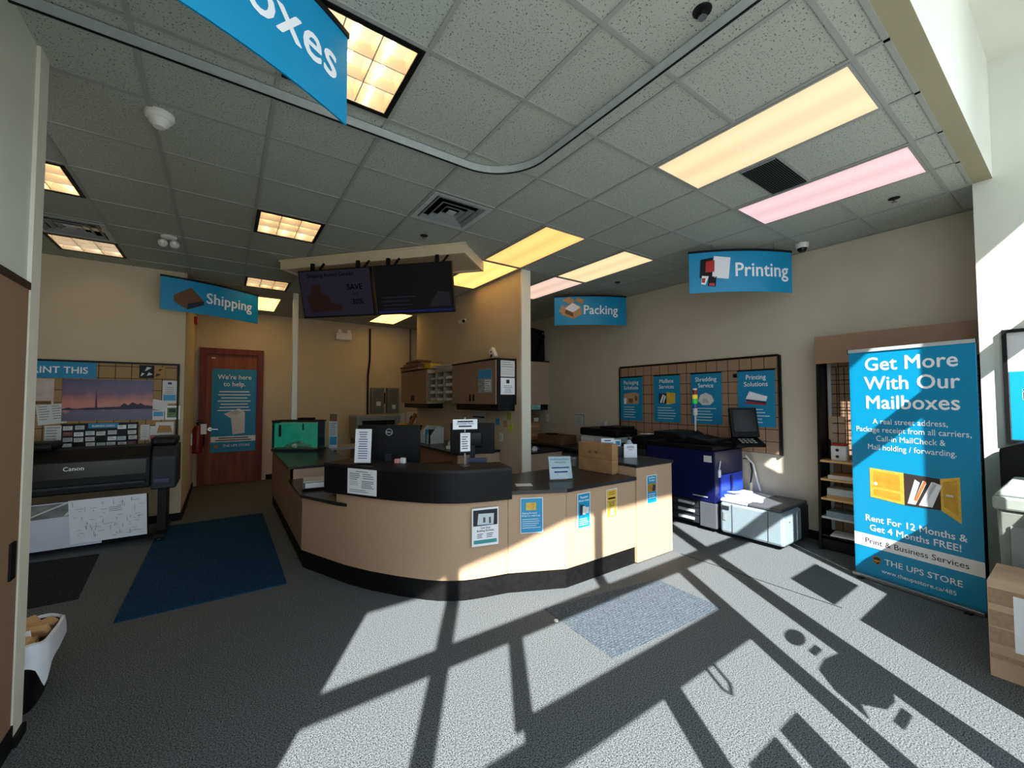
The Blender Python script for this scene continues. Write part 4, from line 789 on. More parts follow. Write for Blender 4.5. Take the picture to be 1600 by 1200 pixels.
sheet('wall_notice', 'square outlined notice on the right wall left of the grid board', 'notice', (5.722, 5.83, 1.12), R(-90), .28, .25, LGREY, [('outline', DGREY, [('r', -.13, .13, .22, .23), ('r', .12, .13, .02, .22)]), ('text_lines', INKG, [('l', -.08, .08, .18, 4, .035, .008)])])
t = thing('wall_outlet', 'double outlet on the right wall above the copier', 'outlet', (5.724, 5.2, 1.2)); MB().box(-.006, 0, -.1, .1, -.06, .06).build('plate', LGREY, t); MB().box(-.01, -.006, -.08, -.03, -.04, .04).build('plug', WPL, t)
t = thing('wall_outlet', 'white switch plate on the right wall beyond the brown tray', 'outlet', (5.724, 6.8, 1.25)); MB().box(-.006, 0, -.04, .04, -.07, .07).build('plate', WPL, t); MB().box(-.01, -.006, -.012, .012, -.03, .03).build('switch', LGREY, t)

# ------------------------------------------------------------------ screens canopy and screens
C0 = Vector((.56, 5.9)); C1 = Vector((2.19, 4.03)); ex = (C1 - C0).normalized(); ey = Vector((-ex.y, ex.x))
Lc = (C1 - C0).length; rzc = math.atan2(ex.y, ex.x); cm = (C0 + C1) / 2
t = thing('screen_canopy', 'cream canopy panel under the ceiling holding two wall screens', 'canopy', (cm.x, cm.y, CZ - .13), rzc)
hL = Lc / 2
MB().box(-hL, hL, 0, .03, 0, .1225).build('front_board', CREAM, t); MB().box(-hL, hL, .67, .70, 0, .1225).build('rear_board', CREAM, t)
MB().box(-hL, -hL + .03, .03, .67, 0, .1225).build('end_board', CREAM, t); MB().box(hL - .03, hL, .03, .67, 0, .1225).build('end_board', CREAM, t)
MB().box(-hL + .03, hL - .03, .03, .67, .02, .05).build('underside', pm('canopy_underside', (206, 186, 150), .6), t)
MB().box(-hL - .012, hL + .012, -.012, .03, .1, .1222).build('top_moulding', CREAM, t)
tl = R(14)
A = Vector((.70, 5.50)); B = Vector((2.055, 4.09)); tm = (A + B) / 2; LT = (B - A).length; rzt = math.atan2((B - A).y, (B - A).x)
def tv(cx, label, on):
    p = tm + (B - A).normalized() * cx; W = .955; Ht = .565
    t = thing('wall_screen', label, 'screen', (p.x, p.y, 3.2), rzt, 'screens under the canopy')
    M = Matrix.Rotation(tl, 3, 'X')
    def mv(m): return m.move(lambda x, y, z: tuple(M @ Vector((x, y, z))))
    mv(MB().box(-W / 2, W / 2, .0, .05, -Ht, 0)).build('housing', BLACK, t)
    mv(MB().box(-W / 2 + .012, W / 2 - .012, -.002, -.0003, -Ht + .018, -.012)).build('panel', BLACKG, t)
    scr = emit('screen_glow_%d' % on, (58, 54, 76) if on else (20, 20, 26), .2 if on else .2, base=.004)
    mv(MB().rect(-W / 2 + .014, W / 2 - .014, -Ht + .02, -.014, -.003)).build('display', scr, t)
    dk = pm('screen_dark', (4, 4, 6), .9, spec=.0, noise=0)
    if on:
        for a_ in (('Shipping Across Canada!', .062, -.05, -.085, -.005, 'CENTER', .005), ('SAVE', .09, .25, -.25, -.005, 'CENTER', .015), ('up to', .04, .25, -.31, -.005), ('30%', .09, .27, -.42, -.005, 'CENTER', .01)): mv(MB().text(*a_)).build('lettering', dk, t)
        pic = emit('screen_boxes', (44, 24, 24), .4, base=.004)
        mv(MB().poly([(-.36, -.5), (.06, -.48), (.06, -.42), (-.08, -.4), (-.1, -.3), (-.2, -.28), (-.2, -.17), (-.32, -.17), (-.34, -.28), (-.4, -.3)], -.004)).build('boxes_picture', pic, t)
    else:
        mv(MB().poly([(.18, -.49), (.44, -.49), (.44, -.34), (.3, -.32), (.24, -.4)], -.004)).build('faint_picture', emit('screen_faint', (40, 41, 46), .35, base=.004), t)
        mv(MB().rect(-.46, .46, -.545, -.52, -.004)).build('blue_strip', emit('screen_blue', (24, 30, 80), .5, base=.004), t); mv(MB().lines(-.4, .05, -.36, 4, .045, .012, -.004, .4)).build('faint_text', emit('screen_faint_text', (40, 42, 58), .35, base=.004), t)
    for s in (-.3, .3):
        MB().box(s - .02, s + .02, .02, .05, -.05, .09).build('bracket', BLACK, t)
        MB().obox((s + .07, .09, .05), (.02, .02, .14), Matrix.Rotation(.7, 3, 'Y')).build('strut', BLACK, t)
tv(-LT / 4 - .005, 'left wall screen showing a faint shipping sale slide', 1)
tv(LT / 4 + .005, 'right wall screen, almost black with a blue strip', 0)

# ------------------------------------------------------------------ right wall: grid board and posters
t = thing('grid_board', 'brown square grid display board with black frame on the right wall', 'display board', (5.72, 3.53, .95))
MB().box(5.70, 5.728, 2.28, 4.79, .95, 2.19).build('board', PEGR, t, world=True)
MB().box(5.69, 5.7285, 2.255, 2.28, .94, 2.2).build('frame_side', BLACK, t, world=True); MB().box(5.69, 5.7285, 4.79, 4.81, .94, 2.2).build('frame_side', BLACK, t, world=True); MB().box(5.69, 5.7285, 2.28, 4.79, 2.19, 2.215).build('frame_top', BLACK, t, world=True)
def service(yc, l1, l2, label, art, sz=.088):
    sheet('service_poster', label, 'poster', (5.688, yc, 1.29), R(-90), .46, .73, TEALD,
        [(T, LETW, [('t', l1, sz, 0, .615, 'CENTER', .014), ('t', l2, sz, 0, .525, 'CENTER', .014)]), ('bullet_text', SKYB if False else pm('pale_lettering', (190, 214, 226), .6, noise=0), [('l', -.16, .16, .23, 5, .042, .012)]), ('hanger_bar', BLACK, [('r', -.235, .235, .725, .745)])] + art, 'service posters on the brown grid board')
service(4.55, 'Packaging', 'Solutions', 'teal poster reading Packaging Solutions with brown boxes', [('boxes_picture', CARDL, [('p', [(-.15, .28), (.15, .28), (.16, .45), (.06, .47), (-.15, .45)])]), ('tape_picture', CARDD, [('p', [(-.05, .3), (.04, .3), (.04, .37), (-.05, .37)], 1), ('p', [(.08, .33), (.13, .33), (.13, .41), (.08, .42)], 1)]), ('white_box_picture', WHITE, [('p', [(-.15, .275), (-.1, .275), (-.1, .38), (-.15, .38)], 2)])])
service(3.865, 'Mailbox', 'Services', 'teal poster reading Mailbox Services with gold mailbox', [('inside_picture', INK, [('p', [(-.14, .29), (-.0, .29), (-.0, .45), (-.14, .45)])]), ('mailbox_picture', GOLD, [('p', [(.0, .27), (.15, .3), (.15, .45), (.0, .47)], 1)]), ('letters_picture', WHITE, [('p', [(-.12, .3), (-.09, .3), (-.04, .42), (-.07, .43)], 2), ('p', [(-.07, .3), (-.05, .3), (-.01, .4), (-.03, .42)], 2)])])
service(3.225, 'Shredding', 'Service', 'teal poster reading Shredding Service with a white paper heap', [('heap_picture', OFFW, [('p', [(-.12, .33), (-.05, .27), (.06, .275), (.12, .33), (.09, .41), (.0, .45), (-.08, .42)])]), ('heap_shade_picture', LGREY, [('p', [(-.06, .3), (.05, .3), (.02, .36), (-.04, .37)], 1)])])
service(2.545, 'Printing', 'Solutions', 'teal poster reading Printing Solutions with white card stacks', [('cards_picture', WHITE, [('p', [(-.13, .36), (.12, .33), (.14, .39), (-.08, .46)])]), ('card_edge_picture', RED, [('p', [(-.13, .3), (.12, .28), (.12, .3), (-.13, .325)], 1)]), ('dark_edge_picture', INK, [('p', [(-.12, .33), (.12, .3), (.13, .32), (-.12, .355)], 1)])])
one('hook_clip', MB().box(5.68, 5.699, 2.79, 2.83, 1.94, 1.99), BLACK, 'small black clip on the grid board left of the printing poster', 'clip')

# ------------------------------------------------------------------ production printer with paper deck
t = thing('production_printer', 'tall dark blue production printer with black top by the right wall', 'printer', (5.33, 3.2, 0))
MB().box(4.97, 5.66, 2.72, 3.72, .36, 1.0).build('cabinet', NAVY, t, world=True, bevel=.01)
MB().box(5.0, 5.66, 2.76, 3.7, .06, .359).build('drawer_bay', BLACK, t, world=True)
for k in range(3):
    dr = MB().box(4.975, 4.999, 2.95, 3.66, .075 + k * .095, .16 + k * .095).build('drawer', CHAR, t, world=True); MB().box(4.955, 4.9749, 3.0, 3.22, .105 + k * .095, .135 + k * .095).build('handle', LGREY, dr, world=True)
MB().box(4.972, 5.2, 2.715, 2.93, .05, .355).build('grey_corner', DGREY, t, world=True, bevel=.008)
MB().box(5.08, 5.62, 2.705, 2.7195, .42, .70).build('paper_entry', BLUEI, t, world=True); MB().box(5.3, 5.34, 2.69, 2.7049, .44, .68).build('entry_rib', NAVY, t, world=True)
MB().box(5.1, 5.6, 2.62, 2.7048, .40, .43).build('guide_plate', LGREY, t, world=True)
MB().box(4.96, 5.66, 2.74, 3.72, 1.0, 1.06).build('top_deck', BLACK, t, world=True, bevel=.008)
MB().box(5.15, 5.64, 2.85, 3.55, 1.06, 1.12).build('feeder_base', CHAR, t, world=True, bevel=.01)
MB().poly_x([(3.15, 1.12), (3.62, 1.12), (3.62, 1.2), (3.3, 1.2)], 5.0, 5.6).build('document_feeder', BLACK, t, world=True, bevel=.01)
MB().poly_x([(2.82, 1.07), (3.2, 1.075), (3.18, 1.15), (2.84, 1.1)], 5.1, 5.6).build('feeder_tray', BLACK, t, world=True)
M = Matrix.Rotation(R(-38), 3, 'Z') @ Matrix.Rotation(R(-12), 3, 'X')
MB().obox((5.31, 2.53, 1.355), (.33, .05, .37), M).build('control_screen_housing', BLACK, t, world=True, bevel=.008); MB().obox(Vector((5.31, 2.53, 1.355)) + M @ Vector((0, -.028, .02)), (.27, .004, .27), M).build('control_screen', BLACKG, t, world=True)
M2 = Matrix.Rotation(R(-38), 3, 'Z') @ Matrix.Rotation(R(20), 3, 'X')
MB().obox((5.25, 2.46, 1.12), (.34, .2, .04), M2).build('keypad', BLACK, t, world=True, bevel=.006)
m = MB()
for k in range(4):
    for j in range(3): m.obox(Vector((5.25, 2.46, 1.12)) + M2 @ Vector((-.08 + k * .05, -.05 + j * .045, .022)), (.03, .018, .004), M2)
m.build('keys', LGREY, t, world=True)
MB().box(5.2, 5.4, 2.53, 2.78, 1.04, 1.1).build('arm', BLACK, t, world=True)
MB().box(4.965, 4.9695, 2.76, 2.86, .86, .94).build('white_label', OFFW, t, world=True)
m = MB().lines(-.0, .2, .43, 1, .02, .012, 0, .0); m.move(lambda x, y, z: (4.9688, 3.02 - x, z)).build('model_lettering', LGREY, t, world=True)
MB().obox((5.06, 2.712, .72), (.05, .012, .09), Matrix.Identity(3)).obox((5.07, 2.712, .82), (.012, .008, .12), Matrix.Rotation(.3, 3, 'Y')).build('hanging_tag', WHITE, t, world=True)
for x in (5.05, 5.6):
    for y in (2.8, 3.65): MB().lathe([(.03, -.02), (.03, .02)], (x, y, .03), 14, 'x').build('caster', BLACK, t, world=True)
t = thing('finisher', 'low black output finisher left of the blue printer', 'printer', (5.35, 4.0, 0)); MB().box(4.98, 5.62, 3.74, 4.26, .02, .92).build('cabinet', CHAR, t, world=True, bevel=.01); MB().box(5.0, 5.6, 3.76, 4.2, .921, .98).build('tray_deck', BLACK, t, world=True, bevel=.01); MB().poly_x([(3.78, .98), (4.1, .98), (4.02, 1.1), (3.85, 1.12)], 5.05, 5.55).build('output_cover', BLACK, t, world=True, bevel=.015); MB().box(5.2, 5.4, 3.86, 4.0, 1.1201, 1.125).build('paper', WHITE, t, world=True)
t = thing('paper_deck', 'pale blue grey large paper deck with dark lid in front of the printer', 'paper feeder', (5.3, 2.32, 0))
MB().box(4.955, 5.44, 1.97, 2.66, .045, .41).build('cabinet', pm('deck_blue_grey', (132, 150, 158), .4, spec=.3, noise=.03), t, world=True, bevel=.03)
MB().box(5.445, 5.66, 1.98, 2.66, .045, .41).build('rear_cover', CHAR, t, world=True, bevel=.01)
MB().box(4.965, 5.66, 1.99, 2.34, .411, .45).build('dark_lid', DGREY, t, world=True, bevel=.012); MB().box(4.965, 5.66, 2.345, 2.66, .411, .445).build('pale_lid', LGREY, t, world=True, bevel=.01)
MB().box(4.949, 4.9545, 2.51, 2.516, .07, .40).box(4.949, 4.9545, 2.12, 2.125, .07, .40).build('panel_gaps', DGREY, t, world=True)
MB().box(4.946, 4.9545, 2.55, 2.63, .33, .37).build('door_latch', CHAR, t, world=True); MB().box(4.948, 4.9545, 2.59, 2.62, .2, .29).build('vent', GREY, t, world=True)
MB().lathe([(.008, 0), (.008, -.004)], (5.1, 1.968, .3), 12, 'y').build('key_lock', STEEL, t, world=True)
for x in (5.05, 5.55):
    for y in (2.05, 2.55): MB().lathe([(.022, -.015), (.022, .015)], (x, y, .022), 12, 'x').build('caster', BLACK, t, world=True)
o = one('paper_sheet', MB().box(-.15, .15, -.11, .11, 0, .003), WHITE, 'white sheet lying on the pale paper deck', 'paper', None, (5.22, 2.40, .452), R(20)); o.rotation_euler = (R(0), R(-1), R(20))
t = thing('paper_guide', 'grey jam access tray with white sheets between printer and deck', 'tray', (5.3, 2.64, .446)); MB().box(-.2, .28, -.08, .04, 0, .02).build('plate', LGREY, t); MB().obox((0, -.02, .035), (.3, .1, .004), Matrix.Rotation(.1, 3, 'Y')).build('sheet_pile', WHITE, t)
t = thing('signal_tower', 'status light tower with red, yellow and green bands behind the printer', 'signal light', (5.45, 3.25, 1.12))
MB().tube([(0, 0, .08), (0, 0, .4)], .012).build('pole', OFFW, t); MB().lathe([(.03, .3), (.03, .4)], n=16).build('base', WPL, t)
for k, c in enumerate(((40, 90, 160), (40, 180, 60), (220, 190, 40), (150, 30, 30))): MB().lathe([(.034, .40 + k * .065), (.034, .46 + k * .065)], n=16).build('light_band', pm('band_%d' % k, c, .3, emis=.35 if k in (1, 2) else 0), t)
MB().lathe([(.03, .655), (.03, .68)], n=16).build('cap', WPL, t)
for k, (pts, lb) in enumerate((([(5.66, 2.68, .9), (5.69, 2.6, .8), (5.7, 2.56, .6), (5.69, 2.52, .46)], 'white cable hanging behind the paper deck'), ([(5.665, 2.715, .86), (5.69, 2.64, .86), (5.7, 2.62, .7), (5.69, 2.64, .55)], 'dark cable loops at the back corner of the blue printer'))):
    one('power_cable', MB().tube(pts, .009 if k else .012), BLACK if k else WPL, lb, 'cable')

# ------------------------------------------------------------------ shelving unit
t = thing('shelving_unit', 'tall display shelf with tan header behind the roll up banner', 'shelving unit', (5.56, 1.2, 0))
MB().poly_y([(5.40, 0), (5.728, 0), (5.728, 2.34), (5.47, 2.34), (5.44, 1.2)], 1.775, 1.80).build('side_panel', BLACK, t, world=True)
MB().poly_y([(5.40, 0), (5.728, 0), (5.728, 2.34), (5.47, 2.34), (5.44, 1.2)], .56, .585).build('side_panel', BLACK, t, world=True)
MB().box(5.44, 5.46, .56, 1.80, 2.04, 2.345).build('header', BROWNL, t, world=True)
MB().box(5.70, 5.728, .585, 1.775, .1, 2.3).build('back_board', PEGR, t, world=True)
MB().box(5.42, 5.70, .585, 1.775, .02, .12).build('base_box', BLACK, t, world=True)
m = MB()
for k in range(8): m.box(5.65, 5.656, .6, 1.72, 1.15 + k * .11, 1.156 + k * .11)
for k in range(16): m.box(5.656, 5.662, .62 + k * .07, .626 + k * .07, 1.12, 2.0)
m.build('wire_grid', BLACK, t, world=True)
MB().box(5.67, 5.69, 1.73, 1.76, .13, 2.05).build('slotted_upright', LGREY, t, world=True)
SH = ((.955, SHELFW), (.755, SHELFW), (.545, SHELFW), (.345, LGREY), (.15, BLACK))
for z, mt in SH: MB().box(5.41, 5.69, .59, 1.77, z, z + .022).build('shelf', mt, t, world=True)
def unit_paper(x, y, z, w_, d_, h_, mat, label, name='paper_stack', cat='paper', rz=0):
    o = one(name, MB().box(-w_ / 2, w_ / 2, -d_ / 2, d_ / 2, 0, h_), mat, label, cat, None, (x, y, z), rz, bevel=.002); return o
unit_paper(5.55, 1.56, .777, .24, .3, .04, OFFW, 'white envelope box on the second shelf of the display unit', 'envelope_box', 'box'); unit_paper(5.55, 1.56, .8175, .22, .26, .006, CARDL, 'tan envelope lying on the white envelope box', 'envelope', 'envelope', .1); unit_paper(5.54, 1.22, .777, .24, .24, .03, WHITE, 'white envelopes on the second shelf near the banner', 'envelope', 'envelope', -.1)
unit_paper(5.54, 1.6, .567, .25, .24, .04, CARDL, 'tan padded envelopes low on the third shelf', 'envelope', 'envelope'); unit_paper(5.54, 1.56, .6075, .25, .32, .07, LGREY, 'grey stack of mailers on the third shelf', 'mailer_stack', 'mailer', .05); unit_paper(5.53, 1.2, .567, .24, .26, .03, CARDL, 'tan envelope hanging over the third shelf near the banner', 'envelope', 'envelope', .1)
unit_paper(5.54, 1.5, .367, .24, .46, .06, pm('slate_blue', (120, 140, 152), .5), 'slate blue mailers on the fourth shelf', 'mailer_stack', 'mailer'); unit_paper(5.53, 1.15, .367, .24, .2, .03, WHITE, 'white papers on the fourth shelf near the banner', 'paper_stack', 'paper')
unit_paper(5.52, 1.5, .172, .24, .4, .012, WHITE, 'white sheet on the lowest shelf of the display unit', 'paper_sheet', 'paper', .1)
t = thing('tape_roll_pack', 'pack of white tape rolls with red top on the top shelf', 'tape pack', (5.52, 1.62, .977)); MB().box(-.05, .05, -.07, .07, 0, .16).build('pack', WHITE, t, bevel=.01); MB().box(-.045, .045, -.06, .06, .161, .185).build('red_top', RED, t, bevel=.008)
for z in (.045, .115): MB().lathe([(.016, -.0525), (.016, -.0505)], (0, .01, z), 16, 'x').build('core_hole', CHAR, t)
t = thing('folder_display', 'tan folder standing in a clear holder on the top shelf', 'folder', (5.52, 1.36, .977)); MB().box(.0, .01, -.13, .13, 0, .32).build('folder', pm('manila', (224, 190, 130), .7), t); MB().box(-.03, -.026, -.13, .13, 0, .12).build('clear_holder', CLEAR, t)
t = thing('label_tube', 'black marker tube hanging on the left of the top shelf', 'tube', (5.6, 1.74, .977)); MB().lathe([(.016, 0), (.016, .2), (.008, .22)], n=14).build('tube', BLACK, t)
one('carton_sheet', MB().box(5.66, 5.668, 1.6, 1.76, .98, 1.45), pm('beige_card', (206, 180, 150), .8), 'beige card leaning at the back of the top shelf', 'card')

# ------------------------------------------------------------------ roll up banner
a, b = (4.925, 1.355), (4.765, .515); rz = face_rz(a, b); mid = ((a[0] + b[0]) / 2, (a[1] + b[1]) / 2)
WB = math.hypot(a[0] - b[0], a[1] - b[1])
t = thing('roll_up_banner', 'large teal roll up banner reading Get More With Our Mailboxes', 'banner', (mid[0], mid[1], 0), rz)
MB().box(-WB / 2, WB / 2, -.06, .06, .0, .035).build('base_case', STEEL, t, bevel=.008)
for s in (-.35, .35): MB().box(s - .02, s + .02, -.1, .1, 0, .012).build('foot', BLACK, t)
MB().box(-WB / 2 + .004, WB / 2 - .004, -.003, .003, .035, 2.09).build('sheet', TEAL, t)
MB().box(-WB / 2, WB / 2, -.01, .01, 2.085, 2.115).build('top_rail', LGREY, t); MB().box(-WB / 2 - .006, -WB / 2, -.012, .012, 2.08, 2.12).build('rail_cap', BLACK, t); MB().box(WB / 2, WB / 2 + .006, -.012, .012, 2.08, 2.12).build('rail_cap', BLACK, t)
MB().tube([(0, .04, .035), (0, .02, 2.08)], .01).build('support_pole', STEEL, t)
Y = -.0045
for s, z in (('Get More', 1.91), ('With Our', 1.735), ('Mailboxes', 1.56)): MB().text(s, .17, .012, z, Y, 'CENTER', .016, .9).build('headline', LETW, t)
for s, z in (('A real street address,', 1.42), ('Package receipt from all carriers,', 1.345), ('Call-in MailCheck &', 1.265), ('Mail holding / forwarding.', 1.185)): MB().text(s, .07, 0, z, Y, 'CENTER', .002, .82).build('body_text', LETW, t)
for s, z in (('Rent For 12 Months &', .525), ('Get 4 Months FREE!', .44)): MB().text(s, .08, 0, z, Y, 'CENTER', .014, .9).build('offer_text', LETW, t)
MB().rect(-WB / 2 + .004, WB / 2 - .004, .285, .4, Y).build('white_band', WHITE, t); MB().text('Print & Business Services', .067, 0, .32, Y - .001, 'CENTER', .004).build('band_text', INK, t)
MB().text('THE UPS STORE', .07, .05, .165, Y, 'CENTER', .008).build('store_lettering', LETW, t); MB().text('www.theupsstore.ca/485', .048, .02, .085, Y, 'CENTER', .002).build('web_lettering', LETW, t)
sh = [(-.285, .205), (-.285, .165), (-.255, .14), (-.225, .165), (-.225, .205), (-.255, .218)]
MB().poly(sh, Y).build('shield_emblem', GOLDD, t); MB().poly([(-.255 + (x + .255) * .84, .18 + (z - .18) * .84) for x, z in sh], Y - .0006).build('shield_field', pm('shield_brown', (52, 32, 18), .5, noise=0), t); MB().text('ups', .032, -.255, .17, Y - .0014, 'CENTER', .03).build('shield_lettering', GOLD, t)
def UP(m): return m.move(lambda x, y, z: (x * 1.06 + .01, y, (z - .78) * 1.06 + .865))
UP(MB().poly([(-.28, .67), (-.05, .65), (-.05, .91), (-.28, .92)], Y)).build('mailbox_picture', GOLD, t); UP(MB().poly([(.17, .66), (.28, .585), (.28, .93), (.17, .9)], Y)).build('open_door_picture', GOLD, t)
UP(MB().poly([(-.05, .65), (.17, .66), (.17, .9), (-.05, .91)], Y)).build('mailbox_inside_picture', pm('picture_dark', (50, 40, 38), .7, noise=.1), t)
for p_ in ([(-.255, .765), (-.075, .755), (-.075, .885), (-.255, .895)], [(-.255, .69), (-.075, .675), (-.075, .735), (-.255, .745)], [(.185, .69), (.265, .64), (.265, .905), (.185, .88)]): UP(MB().poly(p_, Y - .0005)).build('door_panel_picture', pm('gold_panel', (196, 150, 46), .5, noise=.12), t)
m = MB()
for x0, x1, lean in ((-.03, .0, .05), (.0, .02, .07), (.04, .07, .08), (.07, .12, .06)): m.poly([(x0, .67), (x1, .67), (x1 + lean, .85), (x0 + lean, .87)], Y - .0007)
UP(m).build('letters_picture', WHITE, t); UP(MB().poly([(.01, .7), (.03, .7), (.09, .86), (.075, .87)], Y - .0011)).build('orange_letter_picture', pm('orange', (214, 120, 60), .6), t)
UP(MB().lathe([(.014, Y - .0006), (.014, Y - .001)], (-.24, 0, .79), 14, 'y').rect(.2, .24, .775, .79, Y - .001)).build('lock_picture', OFFW, t)

# ------------------------------------------------------------------ right foreground
t = thing('carton', 'large wood grain patterned carton at the right edge with a white label', 'box', (4.0, .2, 0))
MB().box(3.78, 4.22, -.13, .41, 0, .56).build('carton', BOXW, t, world=True, bevel=.004); MB().box(3.7765, 3.7795, .06, .31, .18, .5).build('white_label', WHITE, t, world=True)
m = MB()
for z in (.11, .2, .3, .43): m.box(3.7775, 3.7798, -.12, .405, z, z + .06 * (z > .15) + .03)
m.build('plank_bands', pm('plank_band', (160, 130, 104), .7, noise=.15, nscale=40), t, world=True)
t = thing('waste_container', 'tall grey plastic waste container with lid behind the carton', 'waste container', (4.49, .25, 0))
m = MB().box(-.18, .18, -.16, .16, 0, .9); m.v = [(x * (.85 if z < .1 else 1), y * (.85 if z < .1 else 1), z) for x, y, z in m.v]; m.build('body', pm('bin_grey', (122, 128, 122), .45), t, bevel=.02)
MB().box(-.195, .195, -.175, .175, .9, .99).build('rim', pm('bin_rim_grey', (150, 158, 152), .4), t, bevel=.015)
MB().poly_x([(-.17, .991), (.17, .991), (.1, 1.09), (-.1, 1.09)], -.18, .18).build('swing_lid', pm('bin_lid_grey', (166, 176, 172), .4), t, bevel=.01)
MB().box(-.19, -.181, -.1, .1, .45, .8).build('side_recess', GREY, t)
t = thing('drop_box', 'black sloped top box standing behind the waste container', 'drop box', (4.82, .2, 0)); MB().poly_x([(-.12, 0), (.42, 0), (.42, 1.28), (-.12, 1.52)], 4.70, 5.015).build('body', BLACK, t, world=True, bevel=.01); MB().box(4.695, 4.6995, 0, .3, .9, .93).build('slot', BLACKG, t, world=True)
t = thing('framed_poster', 'black framed white and teal poster on the pillar wall', 'poster frame', (5.04, .12, 1.3))
MB().box(5.02, 5.049, .385, .41, 1.3, 2.19).build('frame_side', BLACK, t, world=True); MB().box(5.02, 5.049, -.13, -.105, 1.3, 2.19).build('frame_side', BLACK, t, world=True); MB().box(5.02, 5.049, -.105, .385, 2.165, 2.19).build('frame_top', BLACK, t, world=True); MB().box(5.02, 5.049, -.105, .385, 1.3, 1.325).build('frame_bottom', BLACK, t, world=True)
MB().box(5.04, 5.049, -.105, .385, 1.325, 2.165).build('print', OFFW, t, world=True); MB().box(5.037, 5.0395, -.1, .38, 1.33, 1.86).build('teal_field', TEAL, t, world=True); MB().text('in store', .13, 0, 0, 0, 'LEFT', .02).move(lambda x, y, z: (5.0365, .325 - x, 1.64 + z)).build('lettering', LETW, t, world=True)

# ------------------------------------------------------------------ left alcove: plotter and pin board
t = thing('wide_printer', 'wide black floor standing plotter in the left alcove', 'plotter', (-1.25, 6.7, 0))
MB().poly_x([(6.4, .63), (6.95, .63), (6.95, 1.1), (6.55, 1.1), (6.4, .98)], -1.95, -.68).build('body', BLACK, t, world=True, bevel=.015)
MB().poly_x([(6.36, .6), (6.95, .6), (6.95, 1.1), (6.5, 1.1), (6.36, .98)], -.675, -.44).build('control_end', CHAR, t, world=True, bevel=.02)
MB().box(-.7, -.45, 6.5, 6.9, 1.1, 1.2).build('end_cover', BLACK, t, world=True, bevel=.03); MB().box(-2.0, -1.5, 6.5, 6.9, 1.1, 1.19).build('end_cover', BLACK, t, world=True, bevel=.03)
MB().poly_x([(6.392, .8), (6.398, .8), (6.398, .97), (6.392, .97)], -1.9, -.72).build('front_cover', BLACKG, t, world=True)
MB().box(-1.9, -.72, 6.33, 6.3985, .70, .725).build('output_lip', CHAR, t, world=True); MB().box(-.64, -.5, 6.33, 6.36, .68, .73).build('ink_door', NAVY, t, world=True)
MB().text('Canon', .06, -1.31, .885, 6.3905, 'CENTER', .02).build('lettering', WPL, t, world=True)
MB().box(-.62, -.54, 6.5, 6.9, .08, .6).build('leg', BLACK, t, world=True); MB().box(-1.95, -1.87, 6.5, 6.9, .08, .6).build('leg', BLACK, t, world=True)
for x in (-.58, -1.91): MB().box(x - .05, x + .05, 6.3, 7.0, .05, .09).build('foot', BLACK, t, world=True); MB().lathe([(.025, -.02), (.025, .02)], (x, 6.34, .025), 12, 'x').build('caster', BLACK, t, world=True)
MB().add([(-1.95, 6.28, .58), (-.68, 6.28, .58), (-.68, 6.42, .06), (-1.95, 6.42, .06), (-1.95, 6.7, .04), (-.68, 6.7, .04)], [(0, 1, 2, 3), (3, 2, 5, 4)]).build('catch_basket', BLACK, t, world=True)
def slope(x, s): return (x, 6.27 + .145 * (1 - s / .53) - .02, .05 + s)
def hang(name, label, x0, x1, s0, s1, mat, parts):
    t = thing(name, label, 'print', ((x0 + x1) / 2, 6.3, .1), 0, 'large prints hanging in the plotter basket')
    def fn(x, y, z): q = slope(x, z); return (q[0], q[1] + y, q[2])
    MB().box(x0, x1, -.003, 0, s0, s1).move(fn).build('sheet', mat, t, world=True)
    for nm, mt, m in parts: m.move(fn).build(nm, mt, t, world=True)
m1 = MB().poly([(-1.9, .36), (-1.05, .38), (-1.05, .52), (-1.9, .52)], -.006)
hang('large_print', 'large pale print with a grey structure photo in the plotter basket', -1.9, -1.07, .02, .53, pm('pale_print', (214, 218, 230), .7, noise=.06, nscale=4), [('photo', pm('photo_grey_dark', (126, 126, 124), .6, noise=.5, nscale=8), m1), ('photo_lines', OFFW, MB().poly([(-1.6, .4), (-1.57, .4), (-1.3, .52), (-1.34, .52)], -.008).poly([(-1.35, .38), (-1.32, .38), (-1.2, .52), (-1.24, .52)], -.008))])
m = MB(); random.seed(3)
for k in range(70):
    x = -1.28 + .54 * random.random(); z = .09 + .4 * random.random(); 
    if random.random() < .6: m.rect(x, x + .01 + .05 * random.random(), z, z + .003, -.013)
    else: m.rect(x, x + .003, z, z + .02 + .04 * random.random(), -.013)
hang('plan_print', 'white drawing sheet with fine lines draped over the plotter basket', -1.31, -.69, .05, .54, WHITE, [('drawing_lines', INKG, m.rect(-1.0, -.9, .42, .425, -.013).rect(-1.0, -.9, .4, .405, -.013).rect(-1.0, -.9, .38, .385, -.013).rect(-.84, -.72, .12, .123, -.013))])
for o in COL.objects:
    if o.name == 'plan_print': o.location.y -= .009
t = thing('pin_board', 'tan square grid board with black frame above the plotter', 'display board', (-1.3, 7.28, 1.0))
MB().box(-2.6, -.52, 7.27, 7.299, 1.0, 2.12).build('board', PEGL, t, world=True); MB().box(-2.6, -.5, 7.255, 7.2995, 2.12, 2.145).build('frame_top', BLACK, t, world=True); MB().box(-.52, -.5, 7.255, 7.2995, 1.0, 2.12).build('frame_side', BLACK, t, world=True)
PB = 7.266
sheet('header_sign', 'teal sign reading PRINT THIS at the top of the pin board', 'sign', (-1.87, PB - .003, 1.92), 0, 1.1, .2, TEALD, [(T, LETW, [('t', 'PRINT THIS', .115, .21, .06, 'CENTER', .03)])], None, .006)
